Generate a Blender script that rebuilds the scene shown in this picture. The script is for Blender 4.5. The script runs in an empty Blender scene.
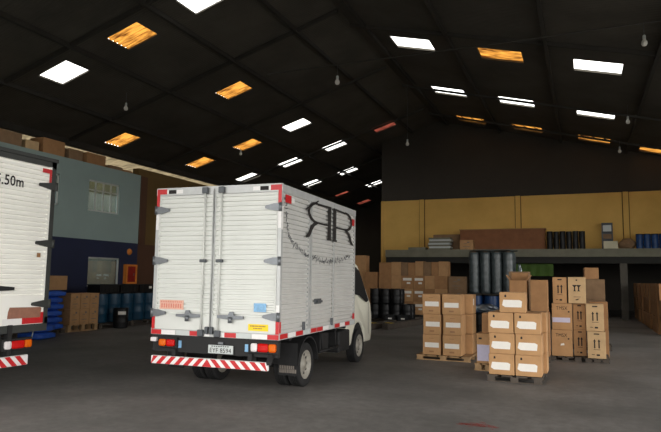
import bpy, bmesh, math, random
from mathutils import Vector, Matrix
random.seed(7)
S = bpy.context.scene
COL = S.collection
PI = math.pi

# ------------------------------------------------------------------ materials
def lin(c):
    out = []
    for v in c:
        v /= 255.0
        out.append(v / 12.92 if v <= 0.04045 else ((v + 0.055) / 1.055) ** 2.4)
    return out

MATS = {}
def mat(name, col, rough=0.6, metal=0.0, var=0.0, scale=6.0, bump=0.0, bscale=40.0, col2=None, spec=0.5):
    m = bpy.data.materials.new(name)
    m.use_nodes = True
    nt = m.node_tree
    b = nt.nodes['Principled BSDF']
    c = lin(col)
    b.inputs['Roughness'].default_value = rough
    b.inputs['Metallic'].default_value = metal
    b.inputs['Specular IOR Level'].default_value = spec
    tc = nt.nodes.new('ShaderNodeTexCoord')
    nz = nt.nodes.new('ShaderNodeTexNoise')
    nz.inputs['Scale'].default_value = scale
    nz.inputs['Detail'].default_value = 5
    nz.inputs['Roughness'].default_value = 0.6
    nt.links.new(tc.outputs['Object'], nz.inputs['Vector'])
    rp = nt.nodes.new('ShaderNodeValToRGB')
    rp.color_ramp.elements[0].position = 0.3
    rp.color_ramp.elements[1].position = 0.7
    if col2 is None:
        lo = [v * (1 - var) for v in c]; hi = [min(1, v * (1 + var)) for v in c]
    else:
        lo = c; hi = lin(col2)
    rp.color_ramp.elements[0].color = lo + [1]
    rp.color_ramp.elements[1].color = hi + [1]
    nt.links.new(nz.outputs['Fac'], rp.inputs['Fac'])
    nt.links.new(rp.outputs['Color'], b.inputs['Base Color'])
    if bump:
        n2 = nt.nodes.new('ShaderNodeTexNoise'); n2.inputs['Scale'].default_value = bscale
        n2.inputs['Detail'].default_value = 4
        nt.links.new(tc.outputs['Object'], n2.inputs['Vector'])
        bp = nt.nodes.new('ShaderNodeBump'); bp.inputs['Strength'].default_value = bump
        bp.inputs['Distance'].default_value = 0.01
        nt.links.new(n2.outputs['Fac'], bp.inputs['Height'])
        nt.links.new(bp.outputs['Normal'], b.inputs['Normal'])
    MATS[name] = m
    return m

def wave_mat(name, col, rough, freq, axis, strength=0.5, var=0.15, scale=3.0):
    m = mat(name, col, rough, 0, var, scale)
    nt = m.node_tree
    tc = [n for n in nt.nodes if n.type == 'TEX_COORD'][0]
    w = nt.nodes.new('ShaderNodeTexWave'); w.bands_direction = axis
    w.inputs['Scale'].default_value = freq
    nt.links.new(tc.outputs['Object'], w.inputs['Vector'])
    bp = nt.nodes.new('ShaderNodeBump'); bp.inputs['Strength'].default_value = strength
    bp.inputs['Distance'].default_value = 0.03
    nt.links.new(w.outputs['Fac'], bp.inputs['Height'])
    nt.links.new(bp.outputs['Normal'], nt.nodes['Principled BSDF'].inputs['Normal'])
    return m

def sheet_mat(name, col, col2, thru=0.9):
    """translucent roofing sheet: daylight comes through it"""
    m = bpy.data.materials.new(name); m.use_nodes = True
    nt = m.node_tree; nt.nodes.clear()
    o = nt.nodes.new('ShaderNodeOutputMaterial')
    mx = nt.nodes.new('ShaderNodeMixShader'); mx.inputs['Fac'].default_value = thru
    d = nt.nodes.new('ShaderNodeBsdfDiffuse'); t = nt.nodes.new('ShaderNodeBsdfTranslucent')
    tc = nt.nodes.new('ShaderNodeTexCoord')
    mp = nt.nodes.new('ShaderNodeMapping'); mp.inputs['Scale'].default_value = (1.0, 6, 1.0)
    nz = nt.nodes.new('ShaderNodeTexNoise'); nz.inputs['Scale'].default_value = 1.6; nz.inputs['Detail'].default_value = 5
    rp = nt.nodes.new('ShaderNodeValToRGB')
    rp.color_ramp.elements[0].position = 0.35; rp.color_ramp.elements[1].position = 0.62
    rp.color_ramp.elements[0].color = lin(col) + [1]; rp.color_ramp.elements[1].color = lin(col2) + [1]
    L = nt.links.new
    L(tc.outputs['Object'], mp.inputs['Vector']); L(mp.outputs['Vector'], nz.inputs['Vector']); L(nz.outputs['Fac'], rp.inputs['Fac'])
    L(rp.outputs['Color'], d.inputs['Color']); L(rp.outputs['Color'], t.inputs['Color'])
    L(d.outputs[0], mx.inputs[1]); L(t.outputs[0], mx.inputs[2]); L(mx.outputs[0], o.inputs['Surface'])
    MATS[name] = m
    return m

def glass_mat(name, col, rough=0.03, fac=0.75):
    m = bpy.data.materials.new(name); m.use_nodes = True
    nt = m.node_tree; nt.nodes.clear()
    o = nt.nodes.new('ShaderNodeOutputMaterial')
    mx = nt.nodes.new('ShaderNodeMixShader'); mx.inputs['Fac'].default_value = fac
    g = nt.nodes.new('ShaderNodeBsdfGlossy'); g.inputs['Roughness'].default_value = rough
    g.inputs['Color'].default_value = (0.8, 0.85, 0.9, 1)
    t = nt.nodes.new('ShaderNodeBsdfTransparent'); t.inputs['Color'].default_value = lin(col) + [1]
    nt.links.new(g.outputs[0], mx.inputs[1]); nt.links.new(t.outputs[0], mx.inputs[2])
    nt.links.new(mx.outputs[0], o.inputs['Surface'])
    MATS[name] = m
    return m

M = MATS
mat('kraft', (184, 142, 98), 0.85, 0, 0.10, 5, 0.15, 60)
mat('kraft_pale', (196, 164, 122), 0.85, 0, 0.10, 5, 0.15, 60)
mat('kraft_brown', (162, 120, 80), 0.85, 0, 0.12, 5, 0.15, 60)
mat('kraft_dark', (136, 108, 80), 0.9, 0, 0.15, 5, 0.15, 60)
mat('tape', (150, 108, 66), 0.4, 0, 0.05)
mat('paper', (236, 232, 224), 0.7, 0, 0.03, 20)
mat('paper_lilac', (205, 200, 222), 0.7, 0, 0.05, 20)
mat('ink', (32, 28, 26), 0.8)
mat('ink_soft', (120, 112, 104), 0.8)
mat('wood', (168, 136, 98), 0.85, 0, 0.22, 7, 0.3, 30)
mat('wood_dark', (78, 70, 62), 0.9, 0, 0.25, 7, 0.3, 30)
mat('rust_board', (138, 92, 62), 0.9, 0, 0.15, 2.5)
mat('alu', (208, 208, 205), 0.42, 0.25, 0.06, 3)
mat('door_white', (246, 245, 238), 0.45, 0.0, 0.03, 2)
mat('alu_white', (216, 218, 213), 0.45, 0.0, 0.04, 2)
mat('alu_trim', (186, 188, 187), 0.45, 0.25, 0.08, 8)
mat('steel', (120, 124, 128), 0.45, 0.7, 0.12, 12)
mat('steel_dark', (84, 88, 92), 0.5, 0.3, 0.15, 12)
mat('frame_dark', (58, 60, 58), 0.6, 0.2, 0.12, 8)
mat('chassis', (24, 24, 25), 0.7, 0, 0.2, 8)
mat('rubber', (27, 27, 28), 0.85, 0, 0.2, 14, 0.3, 60)
mat('rim', (150, 146, 136), 0.5, 0.0, 0.2, 12)
mat('cab_white', (222, 220, 204), 0.28, 0, 0.04, 3)
mat('red_tape', (196, 28, 34), 0.4, 0, 0.08, 30)
mat('white_tape', (234, 232, 230), 0.4, 0, 0.04, 30)
mat('red_lens', (200, 20, 18), 0.15, 0, 0.05)
mat('amber_lens', (222, 104, 16), 0.15, 0, 0.08)
mat('white_lens', (232, 226, 226), 0.15, 0, 0.05)
mat('sticker_yellow', (248, 214, 20), 0.5, 0, 0.06)
mat('sticker_blue', (130, 178, 216), 0.5, 0, 0.25, 14)
mat('sticker_red', (226, 178, 158), 0.6, 0, 0.08, 40)
mat('sticker_letter', (214, 130, 112), 0.6, 0, 0.12, 40)
mat('sticker_brown', (150, 104, 84), 0.7, 0, 0.15, 12)
mat('plate_grey', (196, 202, 200), 0.4, 0, 0.04)
mat('black_plastic', (14, 15, 17), 0.5, 0, 0.2, 6)
mat('blue_drum', (22, 62, 112), 0.4, 0, 0.2, 4)
mat('teal_drum', (18, 66, 92), 0.4, 0, 0.2, 4)
mat('blue_sack', (40, 90, 188), 0.5, 0, 0.15, 5, 0.4, 14)
mat('roll_grey', (66, 74, 76), 0.32, 0, 0.5, 9, 0.9, 16)
mat('blue_paint', (142, 160, 156), 0.8, 0, 0.05, 0.8)
mat('navy_paint', (28, 36, 66), 0.7, 0, 0.10, 1.2)
mat('ochre', (230, 190, 108), 0.9, 0, 0.0, 0.5, col2=(210, 168, 90))
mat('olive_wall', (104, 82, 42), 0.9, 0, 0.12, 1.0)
mat('brown_wall', (84, 56, 38), 0.9, 0, 0.12, 1.0)
mat('concrete_dark', (96, 92, 84), 0.9, 0, 0.15, 2.0)
mat('slab_edge', (122, 120, 104), 0.9, 0, 0.15, 2.0)
mat('beam', (40, 40, 36), 0.8, 0, 0.15, 2.0)
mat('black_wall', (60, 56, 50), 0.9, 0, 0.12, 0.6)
mat('plaster', (168, 166, 158), 0.9, 0, 0.05, 1.0)
mat('frame_alu', (196, 198, 194), 0.5, 0.1, 0.05)
mat('cream', (206, 200, 172), 0.8, 0, 0.05)
mat('orange_box', (214, 128, 46), 0.6, 0, 0.08)
mat('red_box', (140, 24, 18), 0.5, 0, 0.2, 6)
mat('green_tarp', (72, 104, 30), 0.7, 0, 0.15, 2.0)
mat('bulb', (228, 226, 218), 0.2, 0, 0.02)
mat('apron', (128, 126, 120), 0.9, 0, 0.1, 0.6)
wave_mat('roof_dark', (82, 78, 70), 0.95, 3.2, 'Y', 0.4, 0.25, 0.6)
mat('truss', (56, 53, 48), 0.8, 0, 0.2, 2)
sheet_mat('sky_white', (250, 250, 246), (252, 252, 250), 0.92)
sheet_mat('sky_amber', (62, 32, 10), (158, 108, 44), 0.92)
sheet_mat('sky_red', (22, 10, 8), (96, 44, 34), 0.92)
sheet_mat('blind', (196, 188, 164), (212, 204, 182), 0.6)
sheet_mat('lean_sheet', (74, 66, 52), (120, 108, 84), 0.55)
glass_mat('glass', (210, 220, 222), 0.03, 0.78)
glass_mat('cab_glass', (40, 46, 50), 0.03, 0.85)
glass_mat('clear_wrap', (206, 214, 216), 0.35, 0.6)

def floor_mat():
    m = mat('floor_mat', (50, 50, 52), 0.75)
    nt = m.node_tree; b = nt.nodes['Principled BSDF']; L = nt.links.new
    tc = [n for n in nt.nodes if n.type == 'TEX_COORD'][0]
    big = nt.nodes.new('ShaderNodeTexNoise'); big.inputs['Scale'].default_value = 0.5; big.inputs['Detail'].default_value = 6
    fine = nt.nodes.new('ShaderNodeTexNoise'); fine.inputs['Scale'].default_value = 7.0; fine.inputs['Detail'].default_value = 8
    fine.inputs['Roughness'].default_value = 0.7
    for n in (big, fine): L(tc.outputs['Object'], n.inputs['Vector'])
    r1 = nt.nodes.new('ShaderNodeValToRGB'); r1.color_ramp.elements[0].position = 0.3; r1.color_ramp.elements[1].position = 0.75
    r1.color_ramp.elements[0].color = lin((96, 94, 91)) + [1]; r1.color_ramp.elements[1].color = lin((142, 138, 134)) + [1]
    r2 = nt.nodes.new('ShaderNodeValToRGB'); r2.color_ramp.elements[0].position = 0.35; r2.color_ramp.elements[1].position = 0.75
    r2.color_ramp.elements[0].color = (0.75, 0.75, 0.75, 1); r2.color_ramp.elements[1].color = (1.25, 1.25, 1.25, 1)
    L(big.outputs['Fac'], r1.inputs['Fac']); L(fine.outputs['Fac'], r2.inputs['Fac'])
    mx = nt.nodes.new('ShaderNodeMix'); mx.data_type = 'RGBA'; mx.blend_type = 'MULTIPLY'; mx.inputs['Factor'].default_value = 1
    L(r1.outputs['Color'], mx.inputs['A']); L(r2.outputs['Color'], mx.inputs['B'])
    L(mx.outputs['Result'], b.inputs['Base Color'])
    rr = nt.nodes.new('ShaderNodeMapRange'); rr.inputs['To Min'].default_value = 0.5; rr.inputs['To Max'].default_value = 0.85
    L(fine.outputs['Fac'], rr.inputs['Value']); L(rr.outputs['Result'], b.inputs['Roughness'])
    bp = nt.nodes.new('ShaderNodeBump'); bp.inputs['Strength'].default_value = 0.25; bp.inputs['Distance'].default_value = 0.01
    L(fine.outputs['Fac'], bp.inputs['Height']); L(bp.outputs['Normal'], b.inputs['Normal'])
    return m
floor_mat()

# ------------------------------------------------------------------ mesh builder
class MB:
    def __init__(s):
        s.v = []; s.f = []; s.fm = []; s.sm = []; s.mats = []; s.cur = 0
    def use(s, name):
        if name not in s.mats: s.mats.append(name)
        s.cur = s.mats.index(name); return s
    def face(s, idx, smooth=False):
        s.f.append(idx); s.fm.append(s.cur); s.sm.append(smooth)
    def add(s, verts, faces, smooth=False):
        o = len(s.v); s.v += [tuple(p) for p in verts]
        for f in faces: s.face([o + i for i in f], smooth)
    def box(s, x0, x1, y0, y1, z0, z1):
        if x0 > x1: x0, x1 = x1, x0
        if y0 > y1: y0, y1 = y1, y0
        if z0 > z1: z0, z1 = z1, z0
        s.add([(x0,y0,z0),(x1,y0,z0),(x1,y1,z0),(x0,y1,z0),(x0,y0,z1),(x1,y0,z1),(x1,y1,z1),(x0,y1,z1)],
              [(3,2,1,0),(4,5,6,7),(0,1,5,4),(1,2,6,5),(2,3,7,6),(3,0,4,7)])
        return s
    def bbox(s, x0, x1, y0, y1, z0, z1, b=0.01):
        """box with chamfered edges"""
        bm = bmesh.new(); bmesh.ops.create_cube(bm, size=1)
        for v in bm.verts:
            v.co = Vector(((x0+x1)/2 + v.co.x*(x1-x0), (y0+y1)/2 + v.co.y*(y1-y0), (z0+z1)/2 + v.co.z*(z1-z0)))
        bmesh.ops.bevel(bm, geom=bm.edges[:], offset=b, segments=2, profile=0.5, affect='EDGES')
        s.bm(bm); return s
    def bm(s, bm, smooth=False):
        bm.verts.index_update()
        s.add([v.co[:] for v in bm.verts], [[v.index for v in f.verts] for f in bm.faces], smooth); bm.free()
    def prism(s, pts, axis, a, b):
        """extrude a 2-D polygon along an axis from a to b"""
        def P(p, t):
            return {'x': (t, p[0], p[1]), 'y': (p[0], t, p[1]), 'z': (p[0], p[1], t)}[axis]
        n = len(pts)
        vs = [P(p, a) for p in pts] + [P(p, b) for p in pts]
        fs = [list(range(n))[::-1], list(range(n, 2*n))] + [(i, (i+1) % n, n+(i+1) % n, n+i) for i in range(n)]
        s.add(vs, fs); return s
    def tube(s, pts, r, n=10, smooth=True, cap=True):
        pts = [Vector(p) for p in pts]
        rs = r if isinstance(r, (list, tuple)) else [r]*len(pts)
        rings = []
        up = None
        for i, p in enumerate(pts):
            d = (pts[min(i+1, len(pts)-1)] - pts[max(i-1, 0)]).normalized()
            if up is None:
                up = Vector((0,0,1)) if abs(d.z) < 0.9 else Vector((1,0,0))
            a = d.cross(up).normalized(); bb = a.cross(d).normalized(); up = bb
            rings.append([p + a*math.cos(2*PI*k/n)*rs[i] + bb*math.sin(2*PI*k/n)*rs[i] for k in range(n)])
        vs = [q for rg in rings for q in rg]; fs = []
        for i in range(len(pts)-1):
            for k in range(n):
                fs.append((i*n+k, i*n+(k+1) % n, (i+1)*n+(k+1) % n, (i+1)*n+k))
        s.add(vs, fs, smooth)
        if cap:
            o = len(s.v) - len(vs)
            s.face([o+k for k in range(n)][::-1]); s.face([o+(len(pts)-1)*n+k for k in range(n)])
        return s
    def lathe(s, prof, n=24, axis='z', c=(0,0,0), smooth=True, cap=True):
        vs = []; fs = []
        for (r, h) in prof:
            for k in range(n):
                t = 2*PI*k/n; x, y = r*math.cos(t), r*math.sin(t)
                q = {'z': (x, y, h), 'x': (h, x, y), 'y': (x, h, y)}[axis]
                vs.append((q[0]+c[0], q[1]+c[1], q[2]+c[2]))
        m = len(prof)
        for i in range(m-1):
            for k in range(n):
                fs.append((i*n+k, i*n+(k+1) % n, (i+1)*n+(k+1) % n, (i+1)*n+k))
        s.add(vs, fs, smooth)
        o = len(s.v) - len(vs)
        if not cap: return s
        if prof[0][0] > 1e-4: s.face([o+k for k in range(n)][::-1])
        if prof[-1][0] > 1e-4: s.face([o+(m-1)*n+k for k in range(n)])
        return s
    def corr(s, o, ud, nd, u0, u1, z0, z1, pitch, depth):
        """sheet with horizontal ribs in the plane (ud, z), ribs recessed along -nd"""
        o = Vector(o); ud = Vector(ud); nd = Vector(nd)
        prof = [(z0, 0)]; z = z0
        while z < z1 - 1e-6:
            for f, d in ((0.52, 0), (0.60, -depth), (0.90, -depth), (1.0, 0)):
                zz = z + f*pitch
                if zz >= z1: break
                prof.append((zz, d))
            z += pitch
        prof.append((z1, 0))
        vs = []
        for (zz, d) in prof:
            for u in (u0, u1): vs.append(o + ud*u + nd*d + Vector((0, 0, zz)))
        s.add(vs, [(2*i, 2*i+1, 2*i+3, 2*i+2) for i in range(len(prof)-1)])
        return s
    def text(s, body, h, o, ud, vd, nd, thick=0.002, w=None, align='CENTER', bold=0.0):
        """letters standing on the plane spanned by ud, vd, centred on o; h = capital height"""
        cu = bpy.data.curves.new('letters', 'FONT'); cu.body = body; cu.extrude = 0.5; cu.offset = bold
        cu.resolution_u = 3; cu.space_character = 1.05
        ob = bpy.data.objects.new('letters', cu); COL.objects.link(ob)
        dg = bpy.context.evaluated_depsgraph_get()
        me = bpy.data.meshes.new_from_object(ob.evaluated_get(dg))
        xs = [v.co.x for v in me.vertices]; ys = [v.co.y for v in me.vertices]
        cx = (min(xs)+max(xs))/2; y0 = min(ys); k = h/(max(ys)-y0); cy = (min(ys)+max(ys))/2
        kx = k if w is None else w/(max(xs)-min(xs))
        o = Vector(o); ud = Vector(ud); vd = Vector(vd); nd = Vector(nd)
        vs = [o + ud*((v.co.x-cx)*kx) + vd*((v.co.y-cy)*k) + nd*((v.co.z+0.5)*thick) for v in me.vertices]
        s.add(vs, [list(p.vertices) for p in me.polygons])
        bpy.data.objects.remove(ob); bpy.data.meshes.remove(me); bpy.data.curves.remove(cu)
        return s
    def mesh(s, name):
        me = bpy.data.meshes.new(name)
        me.from_pydata(s.v, [], s.f)
        for n in s.mats: me.materials.append(M[n])
        me.polygons.foreach_set('material_index', s.fm)
        me.polygons.foreach_set('use_smooth', s.sm)
        bm = bmesh.new(); bm.from_mesh(me); bmesh.ops.recalc_face_normals(bm, faces=bm.faces[:]); bm.to_mesh(me); bm.free()
        me.update()
        return me
    def build(s, name, parent=None, loc=None, rz=0):
        o = bpy.data.objects.new(name, s.mesh(name)); COL.objects.link(o)
        if parent: o.parent = parent
        if loc: o.location = loc
        o.rotation_euler.z = rz
        return o

def nb(m): return MB().use(m)
def tag(o, label, cat, group=None, kind=None):
    if label: o['label'] = label
    if cat: o['category'] = cat
    if group: o['group'] = group
    if kind: o['kind'] = kind
    return o
def thing(name, label, cat, loc=(0,0,0), rz=0, group=None):
    o = bpy.data.objects.new(name, None); COL.objects.link(o)
    o.empty_display_size = 0.2; o.location = loc; o.rotation_euler.z = rz
    return tag(o, label, cat, group)
def struct(name, mb):
    o = mb.build(name); o['kind'] = 'structure'; return o
def dup(root, loc, rz=0, label=None, group=None):
    r = root.copy(); COL.objects.link(r); r.location = loc; r.rotation_euler.z = rz
    if label: r['label'] = label
    if group: r['group'] = group
    for ch in list(root.children):
        c = ch.copy(); COL.objects.link(c); c.parent = r
        for g in list(ch.children):
            d = g.copy(); COL.objects.link(d); d.parent = c
    return r

# ------------------------------------------------------------------ camera
f_px, pit, roll, yaw, HC = 597.02, math.radians(6.024), math.radians(0.801), math.radians(22.902), 1.615
cy_, sy_ = math.cos(yaw), math.sin(yaw)
fwd = Vector((-sy_*math.cos(pit), cy_*math.cos(pit), math.sin(pit)))
rt = Vector((cy_, sy_, 0)); up = rt.cross(fwd)
R_ = rt*math.cos(roll) + up*math.sin(roll); U_ = -rt*math.sin(roll) + up*math.cos(roll)
cam = bpy.data.cameras.new('camera'); cam.sensor_width = 36; cam.sensor_fit = 'HORIZONTAL'
cam.lens = f_px*36/661; cam.clip_end = 300
co = bpy.data.objects.new('camera', cam); COL.objects.link(co)
mw = Matrix.Identity(4)
for i in range(3):
    mw[i][0] = R_[i]; mw[i][1] = U_[i]; mw[i][2] = -fwd[i]
mw[0][3], mw[1][3], mw[2][3] = 0, 0, HC
co.matrix_world = mw
S.camera = co

# ------------------------------------------------------------------ light
OPEN_X0, OPEN_X1, OPEN_Z, FRONT_Y = -13.5, 9.4, 5.4, -2.0
w = bpy.data.worlds.new('sky'); S.world = w; w.use_nodes = True
bg = w.node_tree.nodes['Background']
SKY = 5.0
tcw = w.node_tree.nodes.new('ShaderNodeTexCoord')
sep = w.node_tree.nodes.new('ShaderNodeSeparateXYZ')
rpw = w.node_tree.nodes.new('ShaderNodeValToRGB')
rpw.color_ramp.elements[0].position = 0.0; rpw.color_ramp.elements[0].color = (1.0, 0.975, 0.935, 1)
rpw.color_ramp.elements[1].position = 1.0; rpw.color_ramp.elements[1].color = (0.97, 0.97, 0.96, 1)
w.node_tree.links.new(tcw.outputs['Generated'], sep.inputs[0])
w.node_tree.links.new(sep.outputs['Z'], rpw.inputs['Fac'])
w.node_tree.links.new(rpw.outputs['Color'], bg.inputs['Color'])
bg.inputs['Strength'].default_value = SKY
pl = bpy.data.lights.new('door_daylight_portal', 'AREA'); pl.shape = 'RECTANGLE'
pl.size = OPEN_X1-OPEN_X0; pl.size_y = OPEN_Z; pl.cycles.is_portal = True
po = bpy.data.objects.new('door_daylight_portal', pl); COL.objects.link(po)
po.location = ((OPEN_X0+OPEN_X1)/2, FRONT_Y-0.15, OPEN_Z/2); po.rotation_euler = (PI/2, 0, 0)   # looks into the hall

FILL_GATE_Y0, FILL_GATE_Y1, FILL_GATE_Z = -1.0, 20.0, 5.2          # unseen opening in the right wall, added to brighten the truck's side
pl = bpy.data.lights.new('fill_gate_portal', 'AREA'); pl.shape = 'RECTANGLE'
pl.size = FILL_GATE_Y1-FILL_GATE_Y0; pl.size_y = FILL_GATE_Z; pl.cycles.is_portal = True
po = bpy.data.objects.new('fill_gate_portal', pl); COL.objects.link(po)
po.location = (10.3, (FILL_GATE_Y0+FILL_GATE_Y1)/2, FILL_GATE_Z/2); po.rotation_euler = (PI/2, 0, PI/2)

S.view_settings.view_transform = 'Standard'; S.view_settings.look = 'None'
S.view_settings.gamma = 1; S.view_settings.use_curve_mapping = False
S.view_settings.exposure = 0.0

# ------------------------------------------------------------------ the hall
XL, XR, XE = -15.8, 10.0, -23.0          # blue office front, right wall, outer wall beyond the office
YW, YEND = 32.0, 46.5
def zl(x): return HC + 10.9 + 0.3*x       # left roof slope (rises to the right)
def zr(x): return HC + 6.98 - 0.25*x      # right roof slope
XRIDGE = -(10.9-6.98)/0.55
struct('floor', nb('floor_mat').box(XE, XR, FRONT_Y-0.3, YEND, -0.15, 0))
struct('ground', nb('apron').box(-60, 60, -60, FRONT_Y-0.3, -0.2, -0.02).box(XR, 60, FRONT_Y-0.3, 60, -0.2, -0.02))

LITES = [  # x, y, kind, label ; left slope
 (-17.57, 19.15, 'a', 'amber roof skylight above the boxes on the blue office, near its far corner'),
 (-17.45, 24.5, 'a', 'small amber roof skylight just above the top left of the white box truck'),
 (-17.45, 29.1, 'w', 'white roof skylight lowest over the top edge of the box truck, nearest the left eave'),
 (-15.03, 13.65, 'w', 'big white roof skylight, lowest of the nearest row on the left slope'),
 (-14.9, 24.75, 'a', 'amber roof skylight with a lamp hanging before it, between two white ones'),
 (-14.9, 29.4, 'w', 'white barred roof skylight, middle of the three in line over the box truck roof'),
 (-12.35, 13.65, 'a', 'big striped amber roof skylight, middle of the nearest row on the left slope'),
 (-12.3, 19.3, 'a', 'amber roof skylight alone in the second row of the left slope'),
 (-12.3, 24.85, 'w', 'bright white roof skylight in the third row above the box truck'),
 (-12.3, 29.55, 'w', 'white barred roof skylight, highest of the three in line over the box truck roof'),
 (-9.85, 13.65, 'w', 'white roof skylight cut by the top edge of the picture'),
 (-9.5, 29.6, 'r', 'dim reddish roof skylight close below the ridge, above the end of the ochre wall'),
 (-13.6, 34.9, 'w', 'thin white roof skylight far back, behind the row of three white ones'),
 (-16.0, 34.6, 'w', 'thin white roof skylight just above the near end of the box truck roof'),
 (-16.0, 39.9, 'r', 'dim red roof skylight above the far end of the box truck roof'),
 (-16.0, 44.5, 'r', 'small red roof skylight lowest and farthest, beside the ochre wall edge'),
 (-13.6, 40.2, 'w', 'small white roof skylight cut by the edge of the ochre wall'),
]
RITES = [
 (-5.32, 19.85, 'w', 'white roof skylight, left one of the nearest row on the right slope'),
 (-5.22, 25.6, 'w', 'white barred roof skylight, left one of the second row on the right slope'),
 (-5.1, 30.5, 'a', 'amber roof skylight, left one of the last row on the right slope'),
 (-2.35, 20.1, 'a', 'amber roof skylight between two white ones in the nearest row of the right slope'),
 (-2.4, 25.8, 'w', 'white barred roof skylight, middle of the second row on the right slope'),
 (-2.35, 30.5, 'a', 'amber roof skylight, second from left in the last row on the right slope'),
 (0.62, 20.25, 'w', 'white roof skylight, right one of the nearest row on the right slope'),
 (0.66, 26.0, 'w', 'white roof skylight, right one of the second row beside a hanging bulb'),
 (0.67, 30.7, 'a', 'amber roof skylight, third from left in the last row on the right slope'),
 (3.33, 31.15, 'a', 'amber roof skylight cut by the right edge of the picture'),
]
def roof(name, x0, x1, y0, y1, zf, lites, hw, hd):
    """a sloping sheet with real openings where the skylights sit"""
    t = 0.05
    xs = sorted({x0, x1} | {round(l[0]-hw, 3) for l in lites} | {round(l[0]+hw, 3) for l in lites})
    ys = sorted({y0, y1} | {round(l[1]-hd, 3) for l in lites} | {round(l[1]+hd, 3) for l in lites})
    mb = nb('roof_dark')
    for i in range(len(xs)-1):
        for j in range(len(ys)-1):
            a, b, c, d = xs[i], xs[i+1], ys[j], ys[j+1]
            mx, my = (a+b)/2, (c+d)/2
            if any(abs(mx-l[0]) < hw and abs(my-l[1]) < hd for l in lites): continue
            mb.add([(a,c,zf(a)),(b,c,zf(b)),(b,d,zf(b)),(a,d,zf(a)),
                    (a,c,zf(a)+t),(b,c,zf(b)+t),(b,d,zf(b)+t),(a,d,zf(a)+t)],
                   [(3,2,1,0),(4,5,6,7),(0,1,5,4),(1,2,6,5),(2,3,7,6),(3,0,4,7)])
    return struct(name, mb)
roof('roof_left', -18.6, XRIDGE, FRONT_Y-0.3, YEND, zl, LITES, 0.57, 0.48)
roof('roof_right', XRIDGE, XR+0.2, FRONT_Y-0.3, YW+0.2, zr, RITES, 0.70, 0.54)
def skylight(l, zf, hw, hd):
    x, y, k, lab = l
    mname = {'w': 'sky_white', 'a': 'sky_amber', 'r': 'sky_red'}[k]
    n = 44; vs = []; hw += 0.04; hd += 0.03
    t = thing('roof_skylight', lab, 'skylight', (x, y, zf(x)), 0, 'translucent sheets in the dark roof')
    mb = nb(mname); sl = (zf(x+1)-zf(x))
    for i in range(n+1):
        yy = -hd + 2*hd*i/n; dz = 0.075 + 0.022*math.sin(2*PI*yy/0.18)
        for xx in (-hw, hw): vs.append((xx, yy, sl*xx + dz))
    mb.add(vs, [(2*i, 2*i+1, 2*i+3, 2*i+2) for i in range(n)], True)
    mb.build('sheet', t)
    fr = nb('truss')
    for xx in (-hw+0.02, hw-0.02):
        fr.prism([(xx-0.02, sl*xx+0.02), (xx+0.02, sl*xx+0.02), (xx+0.02, sl*xx+0.05), (xx-0.02, sl*xx+0.05)], 'y', -hd, hd)
    for yy in (-hd-0.012, hd): fr.prism([(-hw, -sl*hw+0.02), (hw, sl*hw+0.02), (hw, sl*hw+0.105), (-hw, -sl*hw+0.105)], 'y', yy, yy+0.012)
    fr.build('frame', t)
for l in LITES: skylight(l, zl, 0.57, 0.48)
for l in RITES: skylight(l, zr, 0.70, 0.54)

# purlins and rafters under the roof
pm = nb('truss')
for x in (-16.35, -13.7, -11.0, -8.6):
    pm.box(x-0.05, x+0.05, FRONT_Y, YEND, zl(x)-0.16, zl(x)-0.02)
struct('trim_1', pm)
pm = nb('truss')
for x in (-6.6, -3.85, -0.85, 2.1, 5.0, 8.0):
    pm.box(x-0.05, x+0.05, FRONT_Y, YW, zr(x)-0.16, zr(x)-0.02)
struct('trim_2', pm)
rm = nb('truss')
def rafter(mb, xa, xb, zf, y, drop=0.2, h=0.16):
    mb.prism([(xa, zf(xa)-drop-h), (xb, zf(xb)-drop-h), (xb, zf(xb)-drop), (xa, zf(xa)-drop)], 'y', y-0.04, y+0.04)
for y in (2.6, 8.1, 12.6, 17.2, 22.4, 28.75, 34.0, 39.3): 
    rafter(rm, -18.4, XRIDGE, zl, y, 0.02 if y < 20 else 0.16, 0.12 if y < 20 else 0.09)
struct('trim_3', rm)
rm = nb('truss')
for y in (2.6, 8.1, 13.5, 18.4, 24.85, 29.6):
    rafter(rm, XRIDGE, XR, zr, y, 0.02 if y < 20 else 0.16, 0.12 if y < 20 else 0.09)
    # web bars of the last truss show dark against the amber sheets
    if y > 28:
        for k in range(26):
            x = -7 + k*0.5
            rm.tube([(x, y+0.3, zr(x)-0.03), (x+0.25, y+0.1, zr(x+0.25)-0.16)], 0.018, 5)
struct('trim_4', rm)

# lean-to beyond the office and outer walls
lm = nb('lean_sheet'); n = 300; vs = []
for i in range(n+1):
    y = -2 + 48.0*i/n; dz = 0.025*math.sin(2*PI*y/0.31)
    for x, z in ((-18.5, 6.86), (XE, 6.2)): vs.append((x, y, z+dz))
lm.add(vs, [(2*i, 2*i+1, 2*i+3, 2*i+2) for i in range(n)], True)
struct('roof_lean_to', lm)
struct('trim_5', nb('truss').box(-18.72, -18.5, FRONT_Y, YEND, 6.72, 7.02))
struct('wall_outer', nb('brown_wall').box(XE-0.2, XE, FRONT_Y, YEND, 0, 6.3))
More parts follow.
